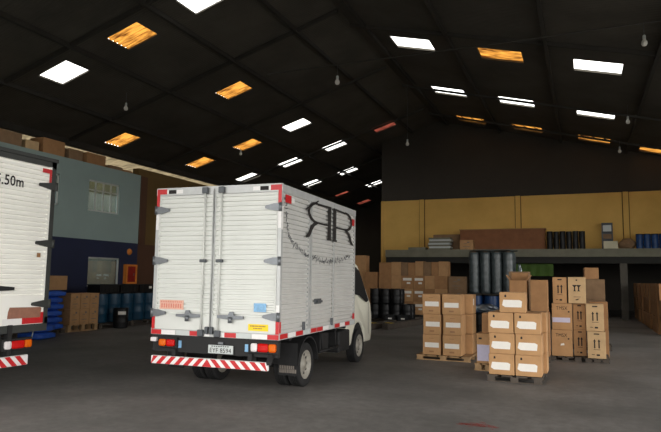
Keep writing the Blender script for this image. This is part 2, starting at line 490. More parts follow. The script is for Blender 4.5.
# blue two-storey office block (front face pierced by windows)
YO = 18.33
WINS = [(12.5, 14.45, 3.9, 4.93), (15.72, 17.22, 3.87, 4.97), (15.87, 17.4, 1.24, 2.27)]
ow_b = nb('blue_paint'); ow_n = nb('navy_paint')
def pierced(y0, y1, z0, z1, wins, mb, x0, x1):
    ys = sorted({y0, y1} | {a for w in wins for a in w[:2]}); zs = sorted({z0, z1} | {a for w in wins for a in w[2:]})
    for i in range(len(ys)-1):
        for j in range(len(zs)-1):
            my, mz = (ys[i]+ys[i+1])/2, (zs[j]+zs[j+1])/2
            if any(w[0] < my < w[1] and w[2] < mz < w[3] for w in wins): continue
            mb.box(x0, x1, ys[i], ys[i+1], zs[j], zs[j+1])
pierced(FRONT_Y, YO, 2.87, 5.53, WINS[:2], ow_b, XL-0.2, XL)
pierced(FRONT_Y, YO, 0, 2.87, WINS[2:], ow_n, XL-0.2, XL)
struct('wall_left', ow_b); struct('wall_left_lower', ow_n)
for q in ((XL-3.2, XL-3.0, FRONT_Y, YO, 0, 5.4), (XL-3.2, XL-0.2, YO-0.15, YO, 0, 5.4)):
    struct('wall_office', nb('plaster').box(*q))
for q in ((XL-3.0, XL-0.2, FRONT_Y, YO-.15, 2.85, 3.0), (XL-3.0, XL-0.2, FRONT_Y, YO-.15, 0, 0.05)):
    struct('floor_office', nb('plaster').box(*q))
struct('ceiling_office', nb('concrete_dark').box(XE, XL-0.01, FRONT_Y, YO, 5.35, 5.5))
def window(idx, y0, y1, z0, z1, n, blind):
    t = thing('window_%d' % idx, None, None); t['kind'] = 'structure'
    f = nb('frame_alu'); x = XL-0.08; b = 0.05
    f.box(x-.03, x+.03, y0, y1, z0, z0+b); f.box(x-.03, x+.03, y0, y1, z1-b, z1)
    f.box(x-.03, x+.03, y0, y0+b, z0, z1); f.box(x-.03, x+.03, y1-b, y1, z0, z1)
    for k in range(1, n): 
        yy = y0 + (y1-y0)*k/n; f.box(x-.02, x+.02, yy-.025, yy+.025, z0, z1)
    if blind: f.box(x-.02, x+.02, y0, y1, z1-0.36, z1-0.32)
    f.build('window_frame', t)
    nb('glass').box(x-.004, x+.004, y0+.02, y1-.02, z0+.02, z1-.02).build('window_pane', t)
    nb('blue_paint' if z0 > 2.9 else 'navy_paint').box(XL-.12, XL+.03, y0-.06, y1+.06, z0-.06, z0-.002).build('window_sill', t)
    if blind: nb('blind').box(x-.075, x-.073, y0+.04, y1-.04, z1-.42, z1-.03).build('window_blind', t)
window(1, *WINS[0], 4, True); window(2, *WINS[1], 4, True); window(3, *WINS[2], 1, False)

for i, (y, z, e) in enumerate(((16.4, 5.2, 130), (13.6, 5.2, 80), (16.6, 2.7, 45))):  # fill lights added inside the office to brighten its windows, no lamps seen
    ll = bpy.data.lights.new('office_fill', 'POINT'); ll.energy = e; ll.color = (1, .96, .86); ll.shadow_soft_size = .12
    lo = bpy.data.objects.new('office_fill', ll); COL.objects.link(lo); lo.location = (XL-1.6, y, z)
# wall past the office, far left nave, back wall, right wall, front wall
struct('wall_left_far', nb('olive_wall').box(-16.3, -16.0, YO+0.1, 29.5, 2.85, 5.85).use('brown_wall').box(-16.2, -15.8, YO, 29.5, 0, 2.85).box(-16.05, -15.75, YO, YO+0.35, 2.85, 5.5))
struct('wall_far', nb('black_wall').box(XE, -10.4, YEND, YEND+0.2, 0, 10))
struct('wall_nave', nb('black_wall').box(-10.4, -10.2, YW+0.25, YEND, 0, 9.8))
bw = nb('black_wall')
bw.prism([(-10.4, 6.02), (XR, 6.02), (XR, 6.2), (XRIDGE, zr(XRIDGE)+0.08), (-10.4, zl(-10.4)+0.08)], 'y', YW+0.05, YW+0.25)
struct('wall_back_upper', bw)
yw = nb('ochre').box(-10.4, XR, YW, YW+0.25, 2.9, 6.02).box(-10.4, -9.5, YW, YW+0.25, 0, 2.9)
for x in (-8.05, -3.0, 2.0, 7.0):
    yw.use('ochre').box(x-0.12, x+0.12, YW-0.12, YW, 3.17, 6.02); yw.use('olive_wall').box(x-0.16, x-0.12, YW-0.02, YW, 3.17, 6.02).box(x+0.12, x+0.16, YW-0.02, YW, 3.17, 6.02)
yw.use('ochre')
yw.box(-10.4, -10.25, YW-0.05, YW, 0, 6.02)
struct('wall_back', yw)
struct('wall_right', nb('black_wall').box(XR, XR+0.2, FRONT_Y, FILL_GATE_Y0, 0, 6.2).box(XR, XR+0.2, FILL_GATE_Y1, YEND, 0, 6.2).box(XR, XR+0.2, FILL_GATE_Y0, FILL_GATE_Y1, FILL_GATE_Z, 6.2))
fw = nb('concrete_dark')
fw.box(XE, OPEN_X0, FRONT_Y-0.3, FRONT_Y, 0, OPEN_Z); fw.box(OPEN_X1, XR, FRONT_Y-0.3, FRONT_Y, 0, OPEN_Z)
fw.prism([(XE, OPEN_Z), (XR, OPEN_Z), (XR, zr(XR)), (XRIDGE, zr(XRIDGE)), (-18.5, zl(-18.5)), (XE, 6.4)], 'y', FRONT_Y-0.3, FRONT_Y)
struct('wall_front', fw)
# storage platform along the back wall
struct('platform_slab', nb('slab_edge').box(-9.5, XR, 29.95, YW, 2.8, 3.17).use('concrete_dark').box(-9.5, XR, YW+0.25, 40, 2.8, 3.0))
struct('platform_beam', nb('beam').box(-9.5, XR, 30.05, 30.3, 2.5, 2.8))
for x in (-9.35, -6.6, 1.7, 8.0):
    struct('platform_column', nb('concrete_dark').box(x-0.15, x+0.15, 30.02, 30.32, 0, 2.5))
struct('wall_under_platform', nb('black_wall').box(-10.2, XR, 40, 40.2, 0, 3))

# ------------------------------------------------------------------ cartons, pallets
def pallet(loc, w, d, label, m='wood', h=0.12, group=None, rz=0):
    t = thing('pallet', label, 'pallet', loc, rz, group)
    n = max(4, int(w/0.2)); bw_ = w/n*0.78
    mb = nb(m)
    for k in range(n):
        x = -w/2 + bw_/2 + (w-bw_)*k/(n-1); mb.box(x-bw_/2, x+bw_/2, -d/2, d/2, h-0.022, h)
    mb.build('deck', t)
    for yy in (-d/2+0.05, 0, d/2-0.05):
        b = nb(m)
        for xx in (-w/2+0.07, 0, w/2-0.07): b.box(xx-0.06, xx+0.06, yy-0.045, yy+0.045, 0.018, h-0.022)
        b.box(-w/2, w/2, yy-0.045, yy+0.045, 0, 0.018)
        b.build('bearer', t)
    return t

CART = {}
def carton_parts(w, d, h, m, face, rng, mark_side=None):
    """returns list of (name, mesh) for a closed cardboard box standing on z=0, front face at y=-d/2"""
    key = (round(w,2), round(d,2), round(h,2), m, face)
    if key in CART and rng.random() < 0.5: return rng.choice(CART[key])
    out = []
    mb = nb(m).bbox(-w/2, w/2, -d/2, d/2, 0.001, h-0.004, 0.008)
    out.append(('body', mb.mesh('carton_body')))
    fl = nb(m)
    fl.box(-w/2+0.004, w/2-0.004, -d/2+0.004, -0.003, h-0.004, h); fl.box(-w/2+0.004, w/2-0.004, 0.003, d/2-0.004, h-0.004, h)
    out.append(('flap', fl.mesh('carton_flap')))
    if face != 'far':
        tp = nb('tape').box(-w/2-0.001, w/2+0.001, -0.03, 0.03, h, h+0.0012)
        tp.box(w/2, w/2+0.0012, -0.03, 0.03, h-0.09, h); tp.box(-w/2-0.0012, -w/2, -0.03, 0.03, h-0.09, h)
        out.append(('tape', tp.mesh('carton_tape')))
    y = -d/2
    def quad(mb, x0, x1, z0, z1, dy=0.0015): mb.box(x0, x1, y-dy, y-0.0002, z0, z1)
    if face == 'label':
        a = rng.uniform(-0.01, 0.02); p = nb('paper')
        z0, z1 = h*0.26 + a, h*0.62 + a; x0, x1 = -w*0.40+a, w*0.34+a
        p.prism([(x0+w*.12, z0), (x1, z0), (x1+0.01, z1-0.02), (x1-0.03, z1), (x0+0.02, z1), (x0, z0+0.03)], 'y', y-0.0015, y-0.0002)
        out.append(('label_sheet', p.mesh('carton_label')))
        k = nb('ink'); cx, cz = -w*0.27, h*0.82
        k.prism([(cx-.014, cz-.02), (cx+.016, cz-.02), (cx+.016, cz+.008), (cx, cz+.024), (cx-.014, cz+.008)], 'y', y-0.0015, y-0.0002)
        out.append(('print_mark', k.mesh('carton_print')))
    elif face == 'strip':
        a = rng.uniform(-0.012, 0.012); p = nb('paper')
        quad(p, -w*0.38+a, w*0.40+a, h*0.36+a, h*0.60+a); out.append(('label_sheet', p.mesh('carton_label')))
        k = nb('tape'); quad(k, -w*.14, w*.12, h*.80, h*.83, .001); quad(k, -w*.14, w*.12, h*.12, h*.20, .001)
        for zz in (.41, .46, .52): pass
        out.append(('print_mark', k.mesh('carton_print')))
    elif face == 'arrows':
        k = nb('ink')
        for cx in (-w*0.11, w*0.13):
            k.prism([(cx-.012, h*.38), (cx+.012, h*.38), (cx+.012, h*.63), (cx+.026, h*.63), (cx, h*.72), (cx-.026, h*.63), (cx-.012, h*.63)], 'y', y-0.0015, y-0.0002)
        quad(k, -w*.17, w*.2, h*.32, h*.335); quad(k, -w*.14, w*.16, h*.885, h*.93)
        quad(k, -w*.28, -w*.12, h*.13, h*.15); quad(k, -w*.02, w*.16, h*.1, h*.16)
        out.append(('print_mark', k.mesh('carton_print')))
    elif face == 'glass':
        k = nb('ink')
        for cx in (-w*0.13, w*0.1):
            k.prism([(cx-.05, h*.70), (cx+.05, h*.70), (cx+.012, h*.62), (cx+.012, h*.5), (cx+.03, h*.46), (cx-.03, h*.46), (cx-.012, h*.5), (cx-.012, h*.62)], 'y', y-0.0015, y-0.0002)
        quad(k, -w*.06, w*.03, h*.86, h*.91); quad(k, -w*.2, w*.2, h*.24, h*.255)
        k.prism([(0, h*.12), (w*.16, h*.19), (0, h*.17), (-w*.14, h*.13)], 'y', y-0.0015, y-0.0002)
        out.append(('print_mark', k.mesh('carton_print')))
    elif face == 'word':
        k = nb('ink'); k.text('TMSX', h*.13, (-w*.02, y, h*.80), (1,0,0), (0,0,1), (0,-1,0), 0.0015, w*.55)
        quad(k, w*.28, w*.36, h*.64, h*.69)
        out.append(('lettering', k.mesh('carton_print')))
        p = nb('paper'); p.prism([(-w*.08, h*.40), (w*.12, h*.42), (w*.1, h*.5), (-w*.05, h*.47)], 'y', y-0.0015, y-0.0002)
        out.append(('label_sheet', p.mesh('carton_label')))
    elif face == 'word_band':
        k = nb('ink'); k.text('TMSX', h*.13, (0, y, h*.82), (1,0,0), (0,0,1), (0,-1,0), 0.0015, w*.55)
        quad(k, w*.3, w*.38, h*.66, h*.71)
        out.append(('lettering', k.mesh('carton_print')))
        p = nb('paper_lilac'); quad(p, -w*.47, w*.4, h*.28, h*.46); out.append(('label_sheet', p.mesh('carton_label')))
    elif face == 'low_label':
        p = nb('paper_lilac'); quad(p, -w*.47, w*.44, h*.08, h*.62); out.append(('label_sheet', p.mesh('carton_label')))
        k = nb('ink'); quad(k, -w*.4, -w*.25, h*.8, h*.86); quad(k, w*.1, w*.25, h*.8, h*.86); out.append(('print_mark', k.mesh('carton_print')))
    elif face == 'far_label':
        p = nb('paper'); quad(p, -w*.38, w*.36, h*.62, h*.82, .003); quad(p, -w*.05, w*.26, h*.36, h*.5, .003)
        out.append(('label_sheet', p.mesh('carton_label')))
    elif face == 'side_tag':
        p = nb('paper'); p.box(w/2+.0002, w/2+.0015, -d*.32, -d*.12, h*.45, h*.78); out.append(('label_sheet', p.mesh('carton_label')))
    elif face == 'stamp':
        k = nb('ink_soft'); quad(k, -w*.2, w*.05, h*.62, h*.66); quad(k, -w*.28, w*.24, h*.3, h*.34); quad(k, w*.05, w*.22, h*.7, h*.82)
        quad(k, -w*.12, w*.1, h*.12, h*.15)
        out.append(('print_mark', k.mesh('carton_print')))
    CART.setdefault(key, []).append(out)
    return out
def carton(x0, x1, yf, d, z0, z1, label, face='plain', m='kraft', group=None, rz=None, jit=0.002):
    w_, h = x1-x0, z1-z0
    rng = random
    t = thing('carton', label, 'box', ((x0+x1)/2 + rng.uniform(-jit, jit), yf+d/2 + rng.uniform(-jit, jit), z0),
              rng.uniform(-0.007, 0.007) if rz is None else rz, group)
    for nm, me in carton_parts(w_, d, h, m, face, rng):
        o = bpy.data.objects.new(nm, me); COL.objects.link(o); o.parent = t
    return t
TI = ['bottom', 'second', 'third', 'fourth', 'fifth']

# --- nearest stack (white patch labels)
G = 'cartons on the nearest pallet'
pallet((-1.06, 10.64, 0), 0.86, 0.98, 'dark grimy pallet under the nearest white-labelled carton stack', 'wood_dark', 0.11)
for ci, (a, b) in enumerate(((-1.46, -1.06), (-1.045, -0.645))):
    for k in range(3):
        dx = (0.0, 0.012, -0.002)[k]
        carton(a+dx, b+dx, 10.2, 0.44, 0.111+k*0.333, 0.111+k*0.333+0.332,
               'carton with large white label, %s of the %s front column on the nearest pallet' % (('bottom', 'middle', 'topmost')[k], ('left', 'right')[ci]), 'label', 'kraft', G)
carton(-1.285, -0.875, 10.21, 0.42, 1.112, 1.44, 'white-labelled carton lying alone on top of the nearest stack', 'label', 'kraft', G, rz=0.03)
for k in range(3):
    carton(-0.985, -0.585, 10.665, 0.44, 0.111+k*0.333, 0.111+k*0.333+0.332, 'plain carton, %s behind the right front column of the nearest pallet' % ('bottom', 'middle', 'top')[k], 'plain', 'kraft', G)
    carton(-1.44, -1.035, 10.665, 0.44, 0.111+k*0.333, 0.111+k*0.333+0.332, 'plain carton, %s behind the left front column of the nearest pallet' % ('bottom', 'middle', 'top')[k], 'plain', 'kraft', G)
# --- narrow stack peeking out at its left
pallet((-1.62, 11.5, 0), 0.5, 0.5, 'pale wooden pallet under the narrow stack left of the nearest cartons', 'wood', 0.13)
carton(-1.83, -1.45, 11.28, 0.42, .131, .665, 'tall carton with a lilac-white label peeking out left of the nearest cartons', 'low_label', 'kraft', 'cartons in the narrow stack')
carton(-1.735, -1.42, 11.30, 0.40, .667, 1.03, 'plain brown carton on top of the lilac-labelled one, left of the nearest cartons', 'plain', 'kraft_brown', 'cartons in the narrow stack')
# --- two columns right behind
pallet((-1.07, 13.21, 0), 0.84, 0.44, 'pallet hidden behind the nearest carton stack', 'wood_dark', 0.12)
def open_carton(x0, x1, yf, d, z0, z1, label, m='kraft_brown'):
    t = thing('open_carton', label, 'box', ((x0+x1)/2, yf+d/2, z0), 0, 'cartons behind the nearest stack')
    w_, h = x1-x0, z1-z0; th = 0.008
    b = nb(m); b.box(-w_/2, w_/2, -d/2, d/2, 0, th)
    b.box(-w_/2, w_/2, -d/2, -d/2+th, th, h); b.box(-w_/2, w_/2, d/2-th, d/2, th, h)
    b.box(-w_/2, -w_/2+th, -d/2+th, d/2-th, th, h); b.box(w_/2-th, w_/2, -d/2+th, d/2-th, th, h)
    b.build('body', t)
    for (ax, sgn) in (('x', -1), ('x', 1), ('y', 1)):
        fl = nb(m); l = 0.16
        if ax == 'x':
            fl.add([(sgn*w_/2, -d/2, h), (sgn*w_/2, d/2, h), (sgn*(w_/2+l*.5), d/2, h+l*.7), (sgn*(w_/2+l*.5), -d/2, h+l*.7),
                    (sgn*(w_/2-th), -d/2, h), (sgn*(w_/2-th), d/2, h), (sgn*(w_/2+l*.5-th), d/2, h+l*.7), (sgn*(w_/2+l*.5-th), -d/2, h+l*.7)],
                   [(0,1,2,3), (7,6,5,4), (0,3,7,4), (1,5,6,2), (2,6,7,3), (0,4,5,1)])
        else:
            fl.add([(-w_/2, d/2, h), (w_/2, d/2, h), (w_/2, d/2+l*.4, h+l), (-w_/2, d/2+l*.4, h+l),
                    (-w_/2, d/2-th, h), (w_/2, d/2-th, h), (w_/2, d/2+l*.4-th, h+l), (-w_/2, d/2+l*.4-th, h+l)],
                   [(0,1,2,3), (7,6,5,4), (0,3,7,4), (1,5,6,2), (2,6,7,3), (0,4,5,1)])
        fl.build('flap', t)
    return t
for k in range(3):
    carton(-1.48, -1.08, 13.0, 0.45, .121+.42*k, .121+.42*k+.419, 'brown carton, %s under the open box behind the nearest stack' % ('bottom', 'middle', 'directly')[k], 'plain', 'kraft_brown', 'cartons behind the nearest stack')
open_carton(-1.42, -1.08, 13.03, 0.36, 1.382, 1.64, 'open-topped brown carton with raised flaps behind the nearest stack')
for k in range(2):
    carton(-1.02, -0.66, 13.0, 0.45, .121+.44*k, .121+.44*k+.439, 'brown carton, %s below the tall upright carton behind the nearest stack' % ('bottom', 'directly')[k], 'plain', 'kraft_brown', 'cartons behind the nearest stack')
carton(-1.01, -0.68, 13.02, 0.4, 1.002, 1.655, 'tall upright plain carton standing between nearest stack and arrow-printed boxes', 'plain', 'kraft_brown', 'cartons behind the nearest stack')
pallet((-1.3, 14.35, 0), 0.8, 0.6, 'pallet behind the open brown carton', 'wood_dark', 0.12)
for k in range(4):
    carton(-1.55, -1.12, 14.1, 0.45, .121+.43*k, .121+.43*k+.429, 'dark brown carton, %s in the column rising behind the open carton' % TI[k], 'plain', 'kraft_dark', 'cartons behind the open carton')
# --- arrow / word boxes (right group)
G = 'printed cartons on the right pallet'
pallet((-0.38, 13.9, 0), 0.62, 0.9, 'dark pallet under the lettered cartons right of the nearest stack', 'wood_dark', 0.09)
pallet((0.22, 13.9, 0), 0.46, 0.9, 'dark pallet under the double-arrow cartons at the right', 'wood_dark', 0.09)
carton(-.645, -.24, 13.5, .45, .092, .63, 'bottom carton lettered TMSX with a small white tag', 'word', 'kraft', G, rz=0.01)
carton(-.63, -.235, 13.51, .45, .631, 1.175, 'upper carton lettered TMSX with a grey label band', 'word_band', 'kraft', G, rz=0.01)
carton(-.60, -.325, 13.52, .42, 1.176, 1.72, 'double-arrow carton at top left of the right group', 'arrows', 'kraft', G, rz=0.01)
carton(-.295, .045, 13.5, .42, 1.182, 1.725, 'carton printed with two dark goblets at the top of the right group', 'glass', 'kraft_pale', G, rz=0)
carton(-.215, .025, 13.72, .45, .092, .635, 'bottom double-arrow carton set back between the lettered and right columns', 'arrows', 'kraft', G, rz=0)
carton(-.215, .025, 13.72, .45, .636, 1.18, 'upper double-arrow carton set back between the lettered and right columns', 'arrows', 'kraft', G, rz=0)
carton(.045, .385, 13.42, .42, .092, .63, 'bottom pale carton with two arrows in the rightmost column', 'arrows', 'kraft_pale', G, rz=0)
carton(.03, .365, 13.5, .42, .631, 1.18, 'pale carton with two arrows and a hand slot atop the rightmost column', 'arrows', 'kraft_pale', G, rz=0)
for k in range(2):
    carton(.12, .48, 14.5, .45, .001+.6*k, .001+.6*k+.599, 'plain brown carton %s right behind the pale double-arrow column' % ('on the floor', 'raised')[k], 'plain', 'kraft_brown', 'cartons behind the right group')
pallet((0.14, 16.25, 0), 0.9, 0.6, 'pallet farther back behind the arrow-printed cartons', 'wood_dark', 0.12)
for k, (z0, z1) in enumerate(((.121, .66), (.66, 1.2), (1.2, 1.7))):
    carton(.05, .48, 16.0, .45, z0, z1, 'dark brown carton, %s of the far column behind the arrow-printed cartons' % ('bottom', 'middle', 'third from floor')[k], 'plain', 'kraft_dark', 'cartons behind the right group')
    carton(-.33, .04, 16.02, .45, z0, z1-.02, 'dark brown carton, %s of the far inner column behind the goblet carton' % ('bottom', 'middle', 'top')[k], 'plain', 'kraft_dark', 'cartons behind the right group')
carton(.02, .34, 16.05, .4, 1.702, 1.98, 'small carton perched highest behind the goblet-printed carton', 'plain', 'kraft_brown', 'cartons behind the right group', rz=.08)
# --- stack B, strip labels
G = 'cartons on the middle pallet'
pallet((-2.66, 12.78, 0), 1.1, 1.08, 'wooden pallet under the six strip-labelled cartons', 'wood', 0.1)
for ci, (a, b) in enumerate(((-3.09, -2.72), (-2.675, -2.295))):
    for k in range(3):
        dx = (0, .012, -.006)[k]
        carton(a+dx, b+dx, 12.3, .44, .102+k*.412, .102+k*.412+.41, 'carton with a white strip label, %s of the %s column on the middle pallet' % (('bottom', 'middle', 'top')[k], ('left', 'right')[ci]), 'strip', 'kraft', G)
for ci, (a, b) in enumerate(((-3.02, -2.62), (-2.57, -2.15))):
    for k in range(3):
        carton(a, b, 12.80, .44, .102+k*.412, .102+k*.412+.405, 'carton behind the strip-labelled ones, %s of the rear %s column' % (('bottom', 'middle', 'top')[k], ('left', 'right')[ci]), 'side_tag' if ci and k == 2 else 'plain', 'kraft', G)
# --- boxes at the back, under the platform edge
G = 'cartons stacked in front of the platform'
ed = [-8.55, -7.98, -7.52, -7.2, -6.87, -6.5, -6.15, -5.82, -5.42]
pallet((-6.95, 26.4, 0), 3.1, 0.8, 'long row of pallets under the cartons before the platform', 'wood_dark', 0.1)
low = [(-8.55, -7.98, 'plain'), (-7.97, -7.5, 'plain'), (-7.49, -6.96, 'far_label'), (-6.95, -6.44, 'far_label'), (-6.43, -6.0, 'plain'), (-5.99, -5.44, 'plain')]
for k in range(3):
    for i, (a, b, fc) in enumerate(low):
        carton(a, b, 26.0, .7, .102+.57*k, .102+.57*k+.568, '%s carton, %s tier, %s column from the truck cab in the back row' % ('labelled' if fc == 'far_label' else 'plain brown', TI[k], ('first', 'second', 'third', 'fourth', 'fifth', 'sixth')[i]), fc, 'kraft_brown' if (i+k) % 3 else 'kraft', G)
for i in range(8):
    carton(ed[i], ed[i+1]-.01, 26.03, .62, 1.812, 2.42 + random.uniform(-.03, .03), 'narrow upright carton on the top tier of the back row, %s from the truck cab' % ('first', 'second', 'third', 'fourth', 'fifth', 'sixth', 'seventh', 'last')[i], 'plain', ('kraft_brown', 'kraft', 'kraft_dark')[i % 3], G)
for k in range(3):
    carton(-5.4, -4.7, 26.05, .6, .001+.6*k, .001+.6*k+.598, 'wide carton, %s tier at the right end of the back row beside the wrapped rolls' % TI[k], 'stamp', 'kraft_dark', G)
for k in range(4):
    carton(-9.2, -8.62, 25.9, .6, .001+.49*k, .001+.49*k+.488, 'reddish carton, %s of the column just past the truck cab' % TI[k], 'plain', 'kraft_brown', G)
for k in range(4):
    carton(-9.85, -9.22, 26.0, .6, .001+.68*k, .001+.68*k+.678, 'carton, %s of the tall column seen between truck box and ochre wall' % TI[k], 'plain', 'kraft', G)
# --- long pile at the right
G = 'cartons piled along the right side'
for c in range(17):
    y0 = 21.2 + .62*c
    for k in range(3):
        if 29.9 - .62 < y0 < 30.4 and False: continue
        carton(2.15 + random.uniform(0, .09), 2.75, y0, random.uniform(.54, .6), .002+.545*k, .002+.545*k+.543 - (.02 if k == 2 else 0),
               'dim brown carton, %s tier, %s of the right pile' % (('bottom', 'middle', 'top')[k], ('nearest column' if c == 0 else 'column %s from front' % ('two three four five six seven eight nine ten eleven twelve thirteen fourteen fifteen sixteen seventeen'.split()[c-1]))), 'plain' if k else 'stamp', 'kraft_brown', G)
# --- pallet at the left by the office
G = 'cartons on the left pallet'
pallet((-13.82, 13.52, 0), 1.15, .62, 'wooden pallet under the six cartons by the navy wall', 'wood', 0.2, rz=PI/2)
def carton_x(xf, d, y0, y1, z0, z1, label, face, m, group):
    """a carton whose front looks towards +X"""
    t = carton(0, y1-y0, 0, d, z0, z1, label, face, m, group, rz=0, jit=0)
    t.location = (xf-d/2, (y0+y1)/2, z0); t.rotation_euler.z = PI/2 + random.uniform(-.02, .02)
    return t
for c in range(3):
    for k in range(2):
        carton_x(-13.5, .5, 12.99+.365*c, 12.99+.365*c+.355, .202+.45*k, .202+.45*k+.448, 'stamped carton, %s of the %s column on the pallet by the navy wall' % (('bottom', 'top')[k], ('left', 'middle', 'right')[c]), 'stamp', 'kraft', G)
# --- boxes kept on the roof of the blue office
G = 'things stored on top of the blue office'
store = [(9.6, .9, .62, 'kraft_brown', 'rust brown carton at the left end of the office roof'), (11.3, .75, .5, 'kraft_pale', 'pale low carton stored on the office roof over the left truck'),
 (12.4, .8, .66, 'kraft_dark', 'dark brown carton on the office roof above the truck with 5.50m lettering'), (13.35, .5, .5, 'kraft_pale', 'small cream carton on the office roof, right of the dark one'),
 (14.0, .9, .78, 'kraft_brown', 'tall brown carton on the office roof above the left window'), (15.1, .6, .6, 'kraft_dark', 'dark carton on the office roof between the two windows'),
 (15.9, .9, .64, 'kraft_brown', 'broad brown carton on the office roof over the right window'), (17.0, .7, .45, 'kraft_dark', 'low dark carton near the far end of the office roof'), (17.75, .5, .36, 'kraft_brown', 'last small carton at the far corner of the office roof')]
for (y0, wd, h, m, lb) in store:
    carton_x(-16.15, .6, y0, y0+wd, 5.502, 5.502+h*(.78 if y0 < 16.8 else .52), lb, 'plain', m, G)

# ------------------------------------------------------------------ sacks, drums, crates
def sack(loc, rz, label, sx=.38, sy=.30, h=.18):
    bm = bmesh.new(); bmesh.ops.create_cube(bm, size=2)
    bmesh.ops.subdivide_edges(bm, edges=bm.edges[:], cuts=5, use_grid_fill=True)
    ph = loc[1]*9 + loc[2]*31
    for v in bm.verts:
        x, y, z = v.co
        puff = max(0.0, (1 - x**4)*(1 - y**4))**.5
        wv = 1 + .05*math.sin(3.1*x + ph) + .05*math.sin(4.3*y + ph*1.7)
        v.co = Vector((x*sx*(1 - .05*y*y)*wv, y*sy*(1 - .07*x*x)*wv, (.5 + .5*z*(.55 + .45*puff))*h))
    mb = nb('blue_sack'); mb.bm(bm, True)
    o = mb.build('sack', None, loc, rz); tag(o, label, 'sack', 'blue sacks by the left truck')
    return o
pallet((-13.85, 12.0, 0), 1.7, .7, 'pallet under the pile of blue sacks', 'wood_dark', 0.1, rz=PI/2)
for k in range(6):
    sack((-13.85 + random.uniform(-.05, .05), 12.48 + random.uniform(-.03, .02), (.102+.182*k)), random.uniform(-.06, .06) + PI/2, 'blue plastic sack, %s in the column against the stamped cartons' % ('bottom', 'second from bottom', 'third from bottom', 'fourth from bottom', 'fifth from bottom', 'topmost')[k])
    sack((-13.85 + random.uniform(-.05, .05), 11.62 + random.uniform(-.03, .03), (.102+.182*k)), random.uniform(-.06, .06) + PI/2, 'blue plastic sack, %s in the column behind the left truck edge' % ('bottom', 'second from bottom', 'third from bottom', 'fourth from bottom', 'fifth from bottom', 'topmost')[k])
for k in range(2):
    sack((-12.85, 11.3, .001+.182*k), .1, 'blue plastic sack lying %s below the left truck rear light' % ('on the floor', 'on another sack')[k])
carton_x(-13.6, .5, 12.25, 12.92, 1.2, 1.6, 'single tan carton resting on top of the blue sack pile', 'plain', 'kraft', 'cartons on the left pallet')

def drum_proto(name, m, r, h, label, cat, loc, group):
    t = thing(name, label, cat, loc, 0, group)
    p = [(r*.9, 0), (r*.98, .02), (r, .05)]
    for q in (.30, .62):
        p += [(r, h*q-.03), (r*1.035, h*q-.012), (r*1.035, h*q+.012), (r, h*q+.03)]
    p += [(r, h-.06), (r*.97, h-.03), (r*.97, h-.012), (0.0001, h-.012)]
    nb(m).lathe(p, 24).build('body', t)
    nb('black_plastic').lathe([(r*.95, h-.035), (r*1.03, h-.035), (r*1.03, h-.005), (r*.93, h), (r*.93, h-.01)], 24).build('rim', t)
    nb('black_plastic').lathe([(.035, h-.012), (.035, h+.006), (.0001, h+.006)], 12, 'z', (r*.55, 0, 0)).build('bung', t)
    return t
G = 'blue drums by the navy wall'
LD = ['beside the stamped cartons', 'second from the stamped cartons', 'third from the stamped cartons', 'fourth from the stamped cartons', 'last, nearest the box truck']
d0 = None
pallet((-14.0, 15.75, 0), 2.9, .7, 'long low pallet under the row of blue drums', 'wood_dark', .16, rz=PI/2)
for i in range(5):
    loc = (-14.0, 14.6+.57*i, .162); lb = 'teal blue plastic drum in the row by the navy wall, ' + LD[i]
    d0 = d0 or None
    d0 = drum_proto('drum', 'teal_drum', .26, .92, lb, 'drum', loc, G) if d0 is None else d0
    if i: dup(d0, loc, .7*i, lb)
def crate(loc, sx, sy, h, label, m='black_plastic', tagpos=None, group=None):
    t = thing('crate', label, 'crate', loc, 0, group)
    b = nb(m); th = .015
    b.box(-sx/2, sx/2, -sy/2, sy/2, 0, th)
    for (x0, x1, y0, y1) in ((-sx/2, sx/2, -sy/2, -sy/2+th), (-sx/2, sx/2, sy/2-th, sy/2), (-sx/2, -sx/2+th, -sy/2, sy/2), (sx/2-th, sx/2, -sy/2, sy/2)):
        b.box(x0, x1, y0, y1, th, h)
    b.box(-sx/2-.012, sx/2+.012, -sy/2-.012, -sy/2, h-.03, h); b.box(-sx/2-.012, sx/2+.012, sy/2, sy/2+.012, h-.03, h)
    b.box(sx/2, sx/2+.012, -sy/2, sy/2, h-.03, h); b.box(-sx/2-.012, -sx/2, -sy/2, sy/2, h-.03, h)
    for k in range(5):
        yy = -sy/2 + sy*(k+.5)/5; b.box(sx/2, sx/2+.01, yy-.012, yy+.012, .02, h-.03)
    b.build('body', t)
    if tagpos: nb('paper').box(sx/2+.012, sx/2+.016, tagpos-.07, tagpos+.07, h*.45, h*.75).build('label_sheet', t)
    return t
for i, (y, tg) in enumerate(((14.75, None), (15.65, None), (16.55, .1))):
    crate((-13.98, y, 1.09), .5, .86, .26, 'black plastic crate resting on the blue drums, %s' % ('left', 'middle', 'right one with a white tag')[i], 'black_plastic', tg, 'black crates on the blue drums')
bd = drum_proto('drum', 'black_plastic', .22, .62, 'squat black drum with a white label in front of the blue drums', 'drum', (-13.42, 14.95, .001), None)
lb = nb('paper')
vs = []; 
for k in range(9):
    a = math.radians(-70 + 8*k); 
    for z in (.42, .52): vs.append((.224*math.cos(a), .224*math.sin(a), z))
lb.add(vs, [(2*i, 2*i+2, 2*i+3, 2*i+1) for i in range(8)]); lb.build('label_sheet', bd)

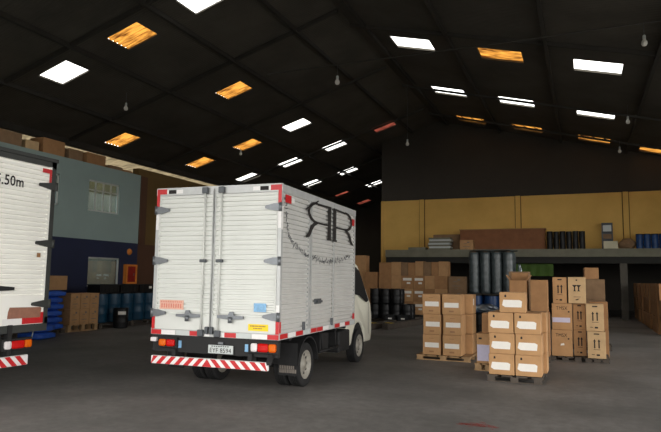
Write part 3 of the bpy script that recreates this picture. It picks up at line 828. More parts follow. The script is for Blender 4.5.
# black drums by the cab
G = 'black drums in front of the back cartons'
pallet((-6.95, 22.9, 0), 1.9, 1.0, 'dark pallet under the black drums past the truck cab', 'wood_dark', .1)
k0 = None; ro = ('first', 'second', 'third', 'fourth')
for tier in range(2):
    for row in range(2):
        for i in range(4):
            if tier == 1 and i == 3: continue
            loc = (-7.6+.43*i, 22.65+.46*row, .102+.585*tier)
            lb = 'black plastic drum, %s from the truck cab, %s tier, %s row' % (ro[i], ('lower', 'upper')[tier], ('front', 'rear')[row])
            if k0 is None: k0 = drum_proto('drum', 'black_plastic', .2, .575, lb, 'drum', loc, G)
            else: dup(k0, loc, i*.9, lb)
for i in range(2):
    crate((-6.75+.5*i, 22.05, .001), .42, .4, .3, 'small black crate with a white tag on the floor before the black drums, %s' % ('left', 'right')[i], 'black_plastic', None, 'black crates on the floor')
    
for o in [o for o in S.objects if o.name.startswith('crate') and o.get('group') == 'black crates on the floor']:
    nb('paper').box(-.06, .08, -.222, -.214, .14, .2).build('label_sheet', o)

for i, (x, y, rz, ln) in enumerate(((-5.75, 20.4, .14, 3.2), (-6.35, 19.6, .1, 2.2))):
    tb = nb('wood_dark').bbox(-.11, .11, -ln/2, ln/2, 0, .2, .02)
    o = tb.build('timber', None, (x, y, .001), -rz); tag(o, ('long dark timber lying on the floor between the truck cab and the back cartons', 'shorter dark timber on the floor close to the truck cab')[i], 'timber', 'timbers on the floor')
    nb('sticker_yellow').box(-.112, .112, -ln/2+.2, -ln/2+.5, .201, .203).build('paint_mark', o)
# wrapped rolls on blue drums
G = 'blue drums under the wrapped rolls'
pallet((-2.34, 17.35, 0), 1.3, 1.0, 'pallet under the blue drums and wrapped grey rolls', 'wood_dark', .12)
k0 = None
for r in range(2):
    for i in range(3):
        loc = (-2.79+.45*i, 17.1+.48*r, .122); lb = 'dark blue drum under the wrapped rolls, %s in the %s row' % (('left', 'middle', 'right')[i], ('front', 'rear')[r])
        if k0 is None: k0 = drum_proto('drum', 'blue_drum', .21, 1.12, lb, 'drum', loc, G)
        else: dup(k0, loc, i, lb)
G = 'grey rolls wrapped in plastic'
k0 = None
nb('wood_dark').box(-.66, .66, -.48, .48, 0, .02).build('board', None, (-2.34, 17.35, 1.25))
tag(bpy.data.objects['board'], 'thin dark board between the blue drums and the grey rolls', 'board')
for r in range(3):
    for i in range(4):
        loc = (-2.80+.305*i, 17.03+.312*r, 1.272); lb = 'tall dark grey roll standing on the blue drums, %s from left in the %s row' % (('first', 'second', 'third', 'fourth')[i], ('front', 'middle', 'rear')[r])
        if k0 is None:
            k0 = thing('roll', lb, 'roll', loc, 0, G)
            rp_ = [(.145, 0)] + [(.145+.006*math.sin(j*2.1), 1.14*j/18) for j in range(1, 18)] + [(.145, 1.14), (.06, 1.14), (.06, 1.05)]
            nb('roll_grey').lathe(rp_, 20).build('body', k0)
            nb('kraft_dark').lathe([(.06, 1.0), (.06, 1.155), (.045, 1.155), (.045, 1.0)], 16).build('core_tube', k0)
        else: dup(k0, loc, i*1.3, lb)
def crumple(name, label, loc, sx, sy, sz, m, amp=.25, seed=1, cat='plastic sheet', sub=3):
    bm = bmesh.new(); bmesh.ops.create_icosphere(bm, subdivisions=sub, radius=1)
    rg = random.Random(seed)
    fr = [(rg.uniform(2, 7), rg.uniform(2, 7), rg.uniform(2, 7), rg.uniform(0, 6)) for _ in range(5)]
    for v in bm.verts:
        d = sum(math.sin(a*v.co.x+b*v.co.y+c*v.co.z+e) for a, b, c, e in fr)/5
        v.co *= 1 + amp*d + rg.uniform(-.06, .06)
        v.co = Vector((v.co.x*sx, v.co.y*sy, max(v.co.z, -.85)*sz + .85*sz))
    mb = nb(m); mb.bm(bm); o = mb.build(name, None, loc); return tag(o, label, cat)
crumple('plastic_sheet', 'crumpled pale plastic cover lying on top of the wrapped rolls', (-2.3, 17.3, 2.43), .62, .45, .035, 'roll_grey', .3, 3)
crumple('plastic_sheet', 'loose crumpled plastic hanging at the right side of the wrapped rolls', (-1.60, 17.2, 1.27), .06, .14, .42, 'clear_wrap', .5, 5, 'plastic sheet', 4)
pallet((-2.2, 15.1, 0), .75, .55, 'small pallet under the black drums before the blue ones', 'wood_dark', .12)
k0 = None
for i in range(2):
    loc = (-2.37+.38*i, 15.1, .122); lb = 'dark drum wrapped in film between the two front pallets, %s' % ('left', 'right')[i]
    if k0 is None: k0 = drum_proto('drum', 'black_plastic', .175, .72, lb, 'drum', loc, 'dark drums under the crumpled plastic bag')
    else: dup(k0, loc, 1, lb)
crumple('plastic_bag', 'crumpled clear plastic bag on the dark drums between the pallets', (-2.2, 15.1, .852), .3, .2, .11, 'clear_wrap', .3, 9, 'bag')

# ------------------------------------------------------------------ on the platform
PZ = 3.17
G = 'grey sheets stacked on the platform'
for k in range(7):
    o = nb('plate_grey' if k % 2 else 'slab_edge').bbox(-.55, .55, -.35, .35, 0, .085, .01).build('panel_sheet', None, (-6.72 + random.uniform(-.06, .06), 30.55, PZ+.002+.09*k), random.uniform(-.05, .05))
    tag(o, 'grey flat pack in the pile on the platform, %s' % ('lowest', 'second from bottom', 'third from bottom', 'fourth from bottom', 'fifth from bottom', 'sixth from bottom', 'topmost')[k], 'panel', G)
tag(nb('slab_edge').bbox(-.45, .45, -.3, .3, 0, .14, .02).build('panel_sheet', None, (-7.9, 30.5, PZ+.001)), 'low grey pack lying left of the grey pile on the platform', 'panel')
tag(nb('kraft_dark').bbox(-.7, .7, -.3, .3, 0, .85, .03).build('bundle', None, (-6.55, 31.45, PZ+.001)), 'dark brown bundle behind the grey packs on the platform', 'bundle')
t = thing('wooden_crate', 'long rust-brown wooden crate lying on the platform', 'crate', (-3.7, 31.05, PZ+.001))
c = nb('rust_board'); 
for k in range(5): c.box(-2.05, 2.05, -.35, -.33, .02+.2*k, .02+.2*k+.194)
c.box(-2.05, 2.05, .33, .35, 0, 1.02); c.box(-2.05, -2.03, -.33, .33, 0, 1.02); c.box(2.03, 2.05, -.33, .33, 0, 1.02)
c.build('body', t); nb('kraft_brown').box(-2.09, 2.09, -.38, .38, 1.02, 1.06).build('lid', t)
for x in (-1.9, 0, 1.9): nb('rust_board').box(x-.05, x+.05, -.375, -.351, 0, 1.02).build('batten', t)
carton(-5.65, -5.0, 30.1, .5, PZ+.001, PZ+.48, 'light brown carton on the platform in front of the long crate', 'stamp', 'kraft', None)
G = 'black drums on the platform'; k0 = None
for i in range(6):
    loc = (-1.42+.285*i, 30.5 + (.12 if i % 2 else 0), PZ+.002); lb = 'black drum on the platform right of the long crate, %s from the crate' % ('first', 'second', 'third', 'fourth', 'fifth', 'sixth')[i]
    if k0 is None: k0 = drum_proto('drum', 'black_plastic', .135, .86, lb, 'drum', loc, G)
    else: dup(k0, loc, i, lb)
t = thing('shelf_rack', 'small dark shelf rack against the ochre wall on the platform', 'shelf', (1.12, 31.3, PZ+.001))
for x in (-.22, .22):
    for y in (-.15, .15): nb('steel_dark').box(x-.02, x+.02, y-.02, y+.02, 0, 1.28).build('post', t)
for z in (.15, .5, .85, 1.26): nb('steel_dark').box(-.24, .24, -.17, .17, z, z+.025).build('shelf', t)
nb('steel_dark').box(-.24, .24, .16, .17, 0, 1.28).build('back_panel', t)
for q, (z, h) in enumerate(((.525, .22), (.875, .3))):
    tag(nb('plate_grey' if q else 'kraft_dark').bbox(-.18, .18, -.12, .12, 0, h, .01).build('carton', None, (1.12, 31.28, PZ+.001+z)), ('dark box on the middle shelf of the small rack', 'pale grey box on the upper shelf of the small rack')[q], 'box')
carton(.92, 1.52, 30.3, .45, PZ+.001, PZ+.36, 'whitish low box on the platform below the small rack', 'plain', 'cream', None)
crumple('tarpaulin', 'dark crumpled heap between the white box and blue drums on the platform', (1.92, 30.7, PZ), .36, .3, .26, 'kraft_dark', .25, 12, 'tarpaulin')
G = 'blue drums on the platform'; k0 = None
for i in range(6):
    loc = (2.42+.31*i, 30.5, PZ+.002); lb = 'blue drum on the platform at the right, %s from the dark heap' % ('first', 'second', 'third', 'fourth', 'fifth', 'sixth')[i]
    if i > 3: continue
    if k0 is None: k0 = drum_proto('drum', 'blue_drum', .15, .68, lb, 'drum', loc, G)
    else: dup(k0, loc, i, lb)
# green tarpaulin under the platform
gm = nb('green_tarp'); vs = []
for i in range(25):
    x = -3.05 + 1.75*i/24; d = .012*math.sin(i*1.1)
    for z in (1.9, 2.5): vs.append((x, 30.7 + d*(1.3 if z < 2 else .6), z))
vs2 = [(x, y+.012, z) for x, y, z in vs]
gm.add(vs + vs2, [(2*i, 2*i+2, 2*i+3, 2*i+1) for i in range(24)] + [(50+2*i, 50+2*i+1, 50+2*i+3, 50+2*i+2) for i in range(24)] + [(2*i+1, 2*i+3, 53+2*i, 51+2*i) for i in range(24)] + [(2*i, 50+2*i, 52+2*i, 2*i+2) for i in range(24)])
tag(gm.build('hanging_tarpaulin'), 'bright green sheet hanging under the platform behind the cartons', 'tarpaulin')

# ------------------------------------------------------------------ on the office wall
t = thing('fire_hose_cabinet', 'orange framed fire hose cabinet on the navy wall', 'cabinet', (XL, 17.9, 1.33))
f = nb('orange_box'); f.box(0, .16, -.29, -.22, 0, .72); f.box(0, .16, .22, .29, 0, .72); f.box(0, .16, -.22, .22, 0, .07); f.box(0, .16, -.22, .22, .65, .72); f.box(0, .02, -.22, .22, .07, .65)
f.build('cabinet_frame', t); nb('red_box').box(.1, .13, -.22, .22, .07, .65).build('door', t)
nb('steel').box(.13, .145, .12, .15, .3, .4).build('handle', t)
t = thing('alarm_bell', 'round orange alarm bell above the fire hose cabinet', 'alarm', (XL, 17.87, 2.53))
nb('orange_box').lathe([(.12, 0), (.12, .03), (.09, .07), (.0001, .085)], 20, 'x').build('bell', t)
nb('steel_dark').lathe([(.13, 0), (.13, .012)], 20, 'x').build('base_plate', t)
t = thing('monitor', 'dark monitor seen through the lower office window', 'monitor', (XL-.75, 16.35, 1.05))
nb('black_plastic').box(-.02, .02, -.24, .24, .55, .9).build('screen', t); nb('black_plastic').box(-.02, .02, -.03, .03, .05, .55).box(-.1, .1, -.14, .14, 0, .03).build('stand', t)
t = thing('desk', 'pale desk inside the lower office window', 'desk', (XL-.75, 16.6, .05))
nb('cream').box(-.35, .35, -.75, .75, .96, 1.0).build('desktop', t)
for y in (-.7, .7): nb('frame_alu').box(-.3, .3, y-.02, y+.02, 0, .96).build('leg', t)
tag(nb('paper').box(-.01, .01, -.2, .2, 0, .25).build('notice', None, (XL-.7, 16.95, 1.052)), 'white printed sheet propped up in the lower office window', 'notice')

# hanging bulbs on their conduits
BUL = [(-14.6, 16, 7.47, 'hanging bulb over the left side, below the nearest white skylight'), (-6.6, 16, 7.47, 'hanging bulb in the middle of the roof, nearest row'), (1.55, 16, 7.5, 'large hanging bulb at the top right'),
       (-14.75, 23.9, 7.45, 'hanging bulb just under the amber skylight above the truck'), (-6.75, 24.3, 7.4, 'hanging bulb before the dark upper wall, left of the ochre pilaster'), (1.66, 23.7, 7.45, 'hanging bulb at the right beside the barred white skylight'),
       (1.66, 29, 7.45, 'hanging bulb at the right below the amber skylight')]
for (x, y, z, lb) in BUL:
    t = thing('hanging_bulb', lb, 'lamp', (x, y, z), 0, 'bare bulbs hanging from the roof')
    nb('bulb').lathe([(.0001, -.09), (.05, -.08), (.075, -.03), (.07, .02), (.04, .07), (.034, .1), (.0001, .1)], 16).build('bulb', t)
    nb('plate_grey').lathe([(.036, .09), (.04, .1), (.036, .18), (.012, .2), (.0001, .2)], 12).build('socket', t)
    top = min(zl(x), zr(x)) - .1
    nb('steel').tube([(0, 0, .19), (0, 0, min(top-z, 8.0-z) if y == 16 and x > -10 else top-z)], .005, 6).build('cord', t)
for (y, xa, xb) in ((16, -9.0, 2.0),):
    o = nb('truss').tube([(xa, y, 8.0), (-7.8, y, 8.0), (-6.6, y, 8.0), (-2.5, y, 7.98), (xb, y, 8.0)], .022, 8)
    tag(o.build('conduit'), 'long thin conduit crossing under the roof that carries the bulbs', 'conduit')

# ------------------------------------------------------------------ trucks
def wheel(mb_parent, name, x, y, r, wdt, side, rim_m='rim'):
    """wheel with its axle along x; side = +1 for the right-hand side"""
    t = nb('rubber'); s = side
    h = wdt/2
    prof = [(r*.64, -h*.9), (r*.80, -h), (r*.95, -h*.93), (r, -h*.75)]
    for q in (-.5, -.2, .1, .4):
        prof += [(r, h*q-.01), (r*.975, h*q), (r*.975, h*q+.02), (r, h*q+.03)]
    prof += [(r, h*.75), (r*.95, h*.93), (r*.80, h), (r*.64, h*.9)]
    t.lathe(prof, 36, 'x', (x, y, r), cap=False)
    o = t.build(name, mb_parent)
    m = nb(rim_m); e = h*s
    m.lathe([(r*.66, -e*.85), (r*.66, e*.92), (r*.60, e*.95), (r*.56, e*.45), (r*.34, e*.30), (r*.30, e*.62), (r*.16, e*.66), (r*.14, e*.8), (.0001, e*.82)], 32, 'x', (x, y, r))
    m.use('chassis').lathe([(r*.65, -e*.7), (.0001, -e*.68)], 24, 'x', (x, y, r))
    for k in range(10):
        a = 2*PI*k/10; c0, c1 = r*.45*math.cos(a), r*.45*math.sin(a)
        m.lathe([(.022, e*.37), (.022, e*.42), (.0001, e*.42)], 10, 'x', (x, y+c0, r+c1))
    m.build('rim', o)
    return o
def hinge(parent, x, z, s, m, L=.17, yb=0):
    """arrow-shaped strap hinge on the rear face, root at x pointing towards -s"""
    h = nb(m)
    h.prism([(x, z-.05), (x-s*.09, z-.05), (x-s*(L+.02), z-.02), (x-s*(L+.03), z), (x-s*(L+.02), z+.02), (x-s*.09, z+.05), (x, z+.05)], 'y', yb-.03, yb-.004)
    h.tube([(x, yb-.02, z-.06), (x, yb-.02, z+.06)], .024, 10)
    return h.build('hinge', parent)
def lamp(parent, x0, x1, z0, z1, order, y=-.03):
    h = nb('chassis').bbox(x0-.02, x1+.02, y, y+.07, z0-.02, z1+.02, .01)
    o = h.build('tail_light', parent)
    n = len(order); wd = (x1-x0)/sum(o_[1] for o_ in order); x = x0
    for m, k in order:
        nb(m).bbox(x+.002, x+wd*k-.002, y-.03, y, z0+.008, z1-.008, .024).build('lens', o); x += wd*k
    return o
def stripes(parent, x0, x1, z0, z1, y, name='bumper', flipmid=True):
    b = nb('white_tape').bbox(x0, x1, y, y+.06, z0, z1, .012).build(name, parent)
    m = nb('red_tape'); p = .15; sl = (z1-z0)*.9; mid = (x0+x1)/2
    def clip(pl, a, bb):
        return [(min(max(q[0], a), bb), q[1]) for q in pl]
    x = mid
    for sgn in (-1, 1):
        k = 0
        while True:
            xa = mid + sgn*(k*p); xb = mid + sgn*(k*p + p*.52)
            if (sgn > 0 and xa >= x1) or (sgn < 0 and xa <= x0): break
            pl = [(xa, z0+.004), (xb, z0+.004), (xb + sgn*sl*-1 , z1-.004), (xa - sgn*sl, z1-.004)]
            lo, hi = (mid, x1-.004) if sgn > 0 else (x0+.004, mid)
            pl = clip(pl, lo, hi)
            if len(set(pl)) > 2: m.prism(pl, 'y', y-.002, y+.001)
            k += 1
    m.build('stripe', b)
    return b
def tape_run(x0, x1, n, pat):
    out = []; w_ = (x1-x0)/n
    for k in range(n): out.append((x0+w_*k, x0+w_*(k+1), pat[k % len(pat)]))
    return out

# ---- the white box truck
W, L, ZB, H = 2.017, 3.306, .795, 2.1
ZT = ZB+H; hx = W/2
tr = math.radians(2.88)
ox, oy = -3.740 - hx*math.cos(tr), 7.15 - hx*math.sin(tr)
TR = thing('box_truck', 'white aluminium box truck with RR emblem and striped bumper, parked rear to us', 'truck', (ox, oy, 0), tr)
body = nb('alu').box(-hx+.034, hx-.034, .03, L-.01, ZB, ZT-.01)
body.use('alu').corr((-hx, 0, 0), (0,1,0), (-1,0,0), .06, L-.05, ZB+.09, ZT-.09, .068, .024)
body.use('alu').corr((hx, 0, 0), (0,1,0), (1,0,0), .06, 1.07, ZB+.09, ZT-.1, .068, .024)
body.corr((hx, 0, 0), (0,1,0), (1,0,0), 2.13, L-.05, ZB+.09, ZT-.1, .068, .024)
body = body.build('cargo_box', TR)
fr = nb('alu_trim')
for sx in (-1, 1):
    fr.box(sx*hx, sx*(hx-.05), .0, .06, ZB, ZT); fr.box(sx*hx, sx*(hx-.05), L-.06, L, ZB, ZT)
    fr.box(sx*(hx+.006), sx*(hx-.05), 0, L, ZB, ZB+.09); fr.box(sx*(hx+.008), sx*(hx-.05), 0, L, ZT-.1, ZT)
fr.box(-hx, hx, 0, .06, ZT-.1, ZT+.012); fr.box(-hx, hx, 0, .06, ZB, ZB+.075)
fr.box(-hx+.02, hx-.02, .05, L-.02, ZT-.02, ZT+.004)
fr.build('frame', TR)
nb('alu_trim').box(hx, hx+.012, 1.075, 1.115, ZB+.02, ZT-.03).box(hx, hx+.012, 2.09, 2.13, ZB+.02, ZT-.03).box(hx-.03, hx+.004, 1.0, 1.06, ZB, ZT-.1).build('door_post', TR)
sd = nb('alu').box(hx-.034, hx-.029, 1.115, 2.09, ZB+.09, ZT-.1)
sd.corr((hx, 0, 0), (0,1,0), (1,0,0), 1.115, 2.09, ZB+.09, ZT-.1, .068, .024)
sd = sd.build('side_door', TR)
nb('steel_dark').bbox(hx, hx+.02, 1.25, 1.52, 1.23, 1.31, .008).bbox(hx+.02, hx+.05, 1.3, 1.5, 1.25, 1.285, .006).build('handle', sd)
for y, z in ((.82, .93), (2.02, .92)): nb('steel_dark').bbox(hx, hx+.03, y-.03, y+.03, z-.06, z+.06, .01).build('latch', sd)
# rear doors
for s, nm in ((-1, 'rear_door'), (1, 'rear_door')):
    xa, xb = (-hx+.055, -.03) if s < 0 else (-.02, hx-.055)
    d = nb('alu_white').box(xa, xb, .0, .04, ZB+.08, 1.05)
    d.box(xa, xb, .026, .04, 1.05, ZT-.105); d.corr((0, -.004, 0), (1,0,0), (0,-1,0), xa+.01, xb-.01, 1.05, ZT-.11, .068, .024)
    d.box(xa, xa+.02, -.004, .03, 1.05, ZT-.105); d.box(xb-.02, xb, -.004, .03, 1.05, ZT-.105)
    d.use('alu_trim').box(xb-.012 if s < 0 else xa, xb if s < 0 else xa+.012, -.012, .0, ZB+.08, ZT-.11)
    d = d.build(nm, TR)
    for z in (2.58, 1.845, 1.10): hinge(d, s*(hx-.01), z, s, 'steel', .2)
    for rx in ((-.175,) if s < 0 else (.09,)):
        r = nb('alu_white').tube([(rx, -.03, ZB+.03), (rx, -.03, ZT-.02)], .014, 10)
        r.use('steel_dark')
        for z in (1.845,): r.bbox(rx-.05, rx+.05, -.05, -.005, z-.022, z+.022, .008)
        for z in (ZB+.05, ZT-.05): r.bbox(rx-.045, rx+.045, -.055, -.003, z-.045, z+.045, .01)
        r.build('lock_rod', d)
        k = nb('steel')
        sx = -1 if s < 0 else 1
        k.prism([(rx, 1.06), (rx+sx*.12, 1.05), (rx+sx*.2, 1.045), (rx+sx*.4, 1.06), (rx+sx*.4, 1.095), (rx+sx*.26, 1.1), (rx+sx*.24, 1.15), (rx+sx*.19, 1.15), (rx+sx*.17, 1.105), (rx, 1.10)], 'y', -.05, -.018)
        k.tube([(rx+sx*.21, -.06, 1.0), (rx+sx*.21, -.06, 1.08)], .03, 10)
        k.build('lock_handle', d)
    if s < 0:
        k = nb('alu_trim').tube([(-.04, -.02, ZB+.05), (-.04, -.02, ZT-.03)], .008, 8); k.build('seal_strip', d)
        q = nb('sticker_red').box(-.88, -.48, -.0075, -.0045, 1.155, 1.285); q.build('sticker', d)
        q = nb('sticker_letter'); rg = random.Random(4)
        for i in range(9): q.box(-.85+.039*i, -.85+.039*i+.022, -.009, -.0076, 1.175, 1.235)
        for i in range(12): q.box(-.86+.03*i, -.86+.03*i+.015, -.009, -.0076, 1.25, 1.272)
        q.build('sticker_print', d)
    else:
        nb('sticker_blue').box(.63, .815, -.0075, -.0045, 1.16, 1.275).build('sticker', d)
        q = nb('sticker_yellow').box(.55, .85, -.003, -.0005, .905, .995).build('sticker', d); q['label'] = 'yellow warning sticker'
        q = nb('tape')
        for i in range(11): q.box(.585+.021*i, .585+.021*i+.014, -.005, -.0031, .96, .978)
        for i in range(6): q.box(.63+.022*i, .63+.022*i+.015, -.005, -.0031, .93, .946)
        q.build('sticker_print', d)
for x in (-.075, .0): nb('steel_dark').bbox(x-.025, x+.025, -.06, -.005, ZB+.04, ZB+.14, .01).build('latch', TR)
# reflective tape: rear frame and lower sides
def rt_(x0, x1, z0, z1, m): nb(m).box(x0, x1, -.003, -.0005, z0, z1).build('reflective_tape', TR)
for s in (-1, 1):
    rt_(s*(hx-.002), s*(hx-.052), ZT-.36, ZT-.08, 'red_tape'); rt_(s*(hx-.002), s*(hx-.17), ZT-.08, ZT-.005, 'red_tape')
    rt_(s*(hx-.17), s*(hx-.2), ZT-.075, ZT-.02, 'white_tape'); rt_(s*(hx-.2), s*(hx-.33), ZT-.075, ZT-.02, 'ink'); rt_(s*(hx-.33), s*(hx-.44), ZT-.075, ZT-.02, 'white_tape')
    rt_(s*(hx-.002), s*(hx-.05), ZT-.6, ZT-.36, 'white_tape')
    rt_(s*(hx-.002), s*(hx-.052), ZB+.075, ZB+.28, 'red_tape')
    for (a, b, m) in ((.002, .17, 'red_tape'), (.17, .40, 'white_tape'), (.42, .64, 'plate_grey'), (.64, .82, 'red_tape'), (.82, .96, 'white_tape')):
        rt_(s*(hx-a), s*(hx-b), ZB+.004, ZB+.068, m)
rt_(hx-.002, hx-.05, ZB+.28, ZB+.46, 'white_tape')
pat = ['red_tape', 'white_tape', 'red_tape', 'plate_grey']
for i in range(12):
    y0 = .02 + .272*i
    nb(pat[i % 4] if i not in (5, 6) else ('red_tape' if i == 5 else 'white_tape')).box(hx+.006, hx+.0085, y0, y0+.25, ZB+.012, ZB+.075).build('reflective_tape', TR)
for (m, o1, o2, a, b, c, d) in (('red_tape', 0, .0025, .005, .055, ZB+.09, ZB+.24), ('red_tape', .008, .011, .1, .3, ZT-.24, ZT-.13), ('red_tape', .008, .011, L-.3, L-.1, ZT-.3, ZT-.18),
        ('white_tape', .002, .006, .32, .42, ZT-.22, ZT-.15), ('white_tape', .0005, .0025, .005, .055, ZT-.62, ZT-.3), ('red_tape', .001, .004, L-.14, L-.02, ZB+.1, ZB+.2)):
    nb(m).box(hx+o1, hx+o2, a, b, c, d).build('reflective_tape', TR)
# emblem: a mirrored R back to back with an R
em = nb('ink'); XE_ = hx+.0125
def ribbon(pts, wds):
    """flat stroke in the side plane, pts = (y, z)"""
    P = [Vector((p[0], p[1])) for p in pts]; l = []; r = []
    for i, p in enumerate(P):
        d = (P[min(i+1, len(P)-1)] - P[max(i-1, 0)]).normalized(); n_ = Vector((-d.y, d.x))
        l.append(p + n_*wds[i]/2); r.append(p - n_*wds[i]/2)
    for i in range(len(P)-1):
        em.prism([l[i][:], l[i+1][:], r[i+1][:], r[i][:]], 'x', XE_, XE_+.0025)
def glyph(sx, y0):
    """stem starts at y0, bowl grows towards sx"""
    Y = lambda q: y0 + sx*q
    zt, zm, zb = 2.80, 2.475, 2.24
    em.prism(sorted([(Y(.0), zb+.02)]) + [(Y(.145), zb+.02), (Y(.145), zt), (Y(0), zt)], 'x', XE_, XE_+.0025)
    em.prism([(Y(-.03), zb), (Y(.19), zb), (Y(.19), zb+.03), (Y(-.03), zb+.03)], 'x', XE_, XE_+.0025)
    em.prism([(Y(.145), zt-.03), (Y(.62), zt-.045), (Y(.62), zt-.01), (Y(.145), zt)], 'x', XE_, XE_+.0025)
    b = []; wd = []
    for k in range(13):
        a = PI/2 - PI*k/12; b.append((Y(.62 + .36*math.cos(a)), (zt+zm)/2 - .005 + (zt-zm)/2*.93*math.sin(a))); wd.append(.03 + .05*math.cos(a)**1.5 if math.cos(a) > 0 else .03)
    ribbon(b, wd)
    em.prism([(Y(.145), zm-.005), (Y(.64), zm-.005), (Y(.64), zm+.022), (Y(.145), zm+.022)], 'x', XE_, XE_+.0025)
    lg = [(.6, zm+.01), (.76, zm-.03), (.87, zm-.09), (.92, zm-.15), (.97, zm-.2), (1.08, zb-.005)]
    ribbon([(Y(a), z) for a, z in lg], [.03, .06, .095, .095, .08, .03])
glyph(-1, 1.935); glyph(1, 2.045)
ribbon([(.82, 2.64), (1.1, 2.745), (1.35, 2.83)], [.02, .03, .02])
em.build('emblem', TR)
# arc of tiny illegible script strokes under the emblem
XE_ = hx+.0005
ar = nb('steel_dark'); rg = random.Random(11)
arc = [(.15, 2.66), (.14, 2.50), (.2, 2.30), (.31, 2.15), (.68, 2.02), (1.12, 1.945), (1.51, 1.905), (2.03, 1.905), (2.5, 1.955), (3.0, 2.05)]
cum = [0]
for i in range(1, len(arc)): cum.append(cum[-1] + math.dist(arc[i], arc[i-1]))
t_ = 0
while t_ < cum[-1]:
    i = max(j for j in range(len(cum)-1) if cum[j] <= t_); q = (t_-cum[i])/(cum[i+1]-cum[i])
    y = arc[i][0] + (arc[i+1][0]-arc[i][0])*q; z = arc[i][1] + (arc[i+1][1]-arc[i][1])*q
    a = rg.uniform(0, PI); l_ = rg.uniform(.015, .04); y += rg.uniform(-.015, .015); z += rg.uniform(-.03, .03)
    dy, dz = math.cos(a)*l_, math.sin(a)*l_; k = .013
    ar.prism([(y-dy, z-dz), (y-dy+k, z-dz-k), (y+dy+k, z+dz-k), (y+dy, z+dz)], 'x', XE_, XE_+.002)
    t_ += rg.uniform(.014, .036)
ar.build('script_border', TR)
# chassis, bumper, lights, plate
ch = nb('chassis')
for x in (-.4, .4): ch.box(x-.04, x+.04, .05, 4.6, .55, .74)
for y in (.1, .7, 1.9, 2.7, 3.2): ch.box(-.85, .85, y, y+.08, .72, ZB)
ch.box(-hx+.02, hx-.02, .02, .1, .56, .79); ch.tube([(-.85, 1.22, .32), (.85, 1.22, .32)], .07, 10)
ch.lathe([(.0001, -.14), (.1, -.12), (.15, 0), (.1, .12), (.0001, .14)], 14, 'x', (0, 1.22, .32))
ch.box(-.75, .75, 4.0, 4.08, .3, .38)
ch.build('chassis', TR)
stripes(TR, -.955, .88, .392, .505, -.06)
for x in (-.6, .6): nb('chassis').box(x-.03, x+.03, -.03, .1, .45, .6).build('bumper_bracket', TR)
nb('chassis').prism([(-.06, .47), (-.06, .52), (.06, .70), (.06, .6)], 'x', .86, .93).build('bumper_bracket', TR)
lamp(TR, -.84, -.575, .635, .745, [('amber_lens', 1), ('red_lens', 1.2)])
lamp(TR, .62, .995, .63, .755, [('white_lens', .8), ('red_lens', 1.3), ('amber_lens', .9)])
nb('white_lens').bbox(-1.0, -.9, -.03, .02, .695, .755, .01).build('marker_lamp', TR)
for x in (-.555, .5): nb('sticker_blue').box(x, x+.05, .015, .019, .62, .72).build('sticker', TR)
pt = nb('plate_grey').bbox(-.055, .335, -.012, 0, .575, .69, .006).build('license_plate', TR)
lt = nb('ink').text('EYF 8594', .062, (.14, -.0125, .62), (1,0,0), (0,0,1), (0,-1,0), .002, .33)
for i in range(8): lt.box(.0+.035*i, .0+.035*i+.022, -.0145, -.0125, .668, .68)
lt.build('lettering', pt)
nb('steel').bbox(.1, .18, -.02, .02, .70, .735, .006).build('plate_lamp', TR)
# wheels
RW = .325
for s in (-1, 1):
    wheel(TR, 'wheel', s*(hx-.19), 1.22, RW, .19, s)
    wheel(TR, 'wheel', s*(hx-.41), 1.22, RW, .19, s)
    wheel(TR, 'wheel', s*(hx-.24), 4.10, RW, .19, s)
    fl = nb('rubber'); fl.box(s*(hx-.235), s*(hx+.055), .50, .512, .265, .71)
    fl = fl.build('mudflap', TR)
    if s > 0:
        q = nb('ink_soft'); x = .82; rg = random.Random(2)
        for row, (z0, z1) in enumerate(((.355, .40), (.30, .345))):
            x = .80
            while x < 1.03:
                wd = rg.uniform(.014, .026); q.box(x, x+wd, .496, .4995, z0, z1); x += wd+.008
        q.box(.79, 1.05, .496, .4995, .348, .352)
        q.build('worn_print', fl)
    mg = nb('chassis'); pf = []
    for k in range(13):
        a = PI*k/12; pf.append((1.22+math.cos(a)*.40, .36+math.sin(a)*.39))
    for k in range(12, -1, -1):
        a = PI*k/12; pf.append((1.22+math.cos(a)*.38, .36+math.sin(a)*.37))
    mg.prism(pf, 'x', s*(hx-.5), s*(hx-.06)); mg.build('mudguard', TR)
nb('chassis').bbox(hx-.45, hx-.15, 1.95, 2.35, .40, .72, .02).build('battery_box', TR)
nb('chassis').bbox(hx-.40, hx-.1, 2.75, 3.35, .33, .70, .03).build('toolbox', TR)
nb('steel_dark').lathe([(.0001, 1.75), (.15, 1.76), (.16, 1.8), (.16, 2.7), (.15, 2.74), (.0001, 2.75)], 20, 'y', (-hx+.3, 0, .55)).build('fuel_tank', TR)
sg = nb('chassis'); sg.tube([(hx-.1, 1.75, .45), (hx-.1, 2.7, .45)], .018, 8)
for y in (1.9, 2.55): sg.tube([(hx-.1, y, .45), (hx-.12, y, .8)], .014, 8)
sg.build('side_guard', TR)
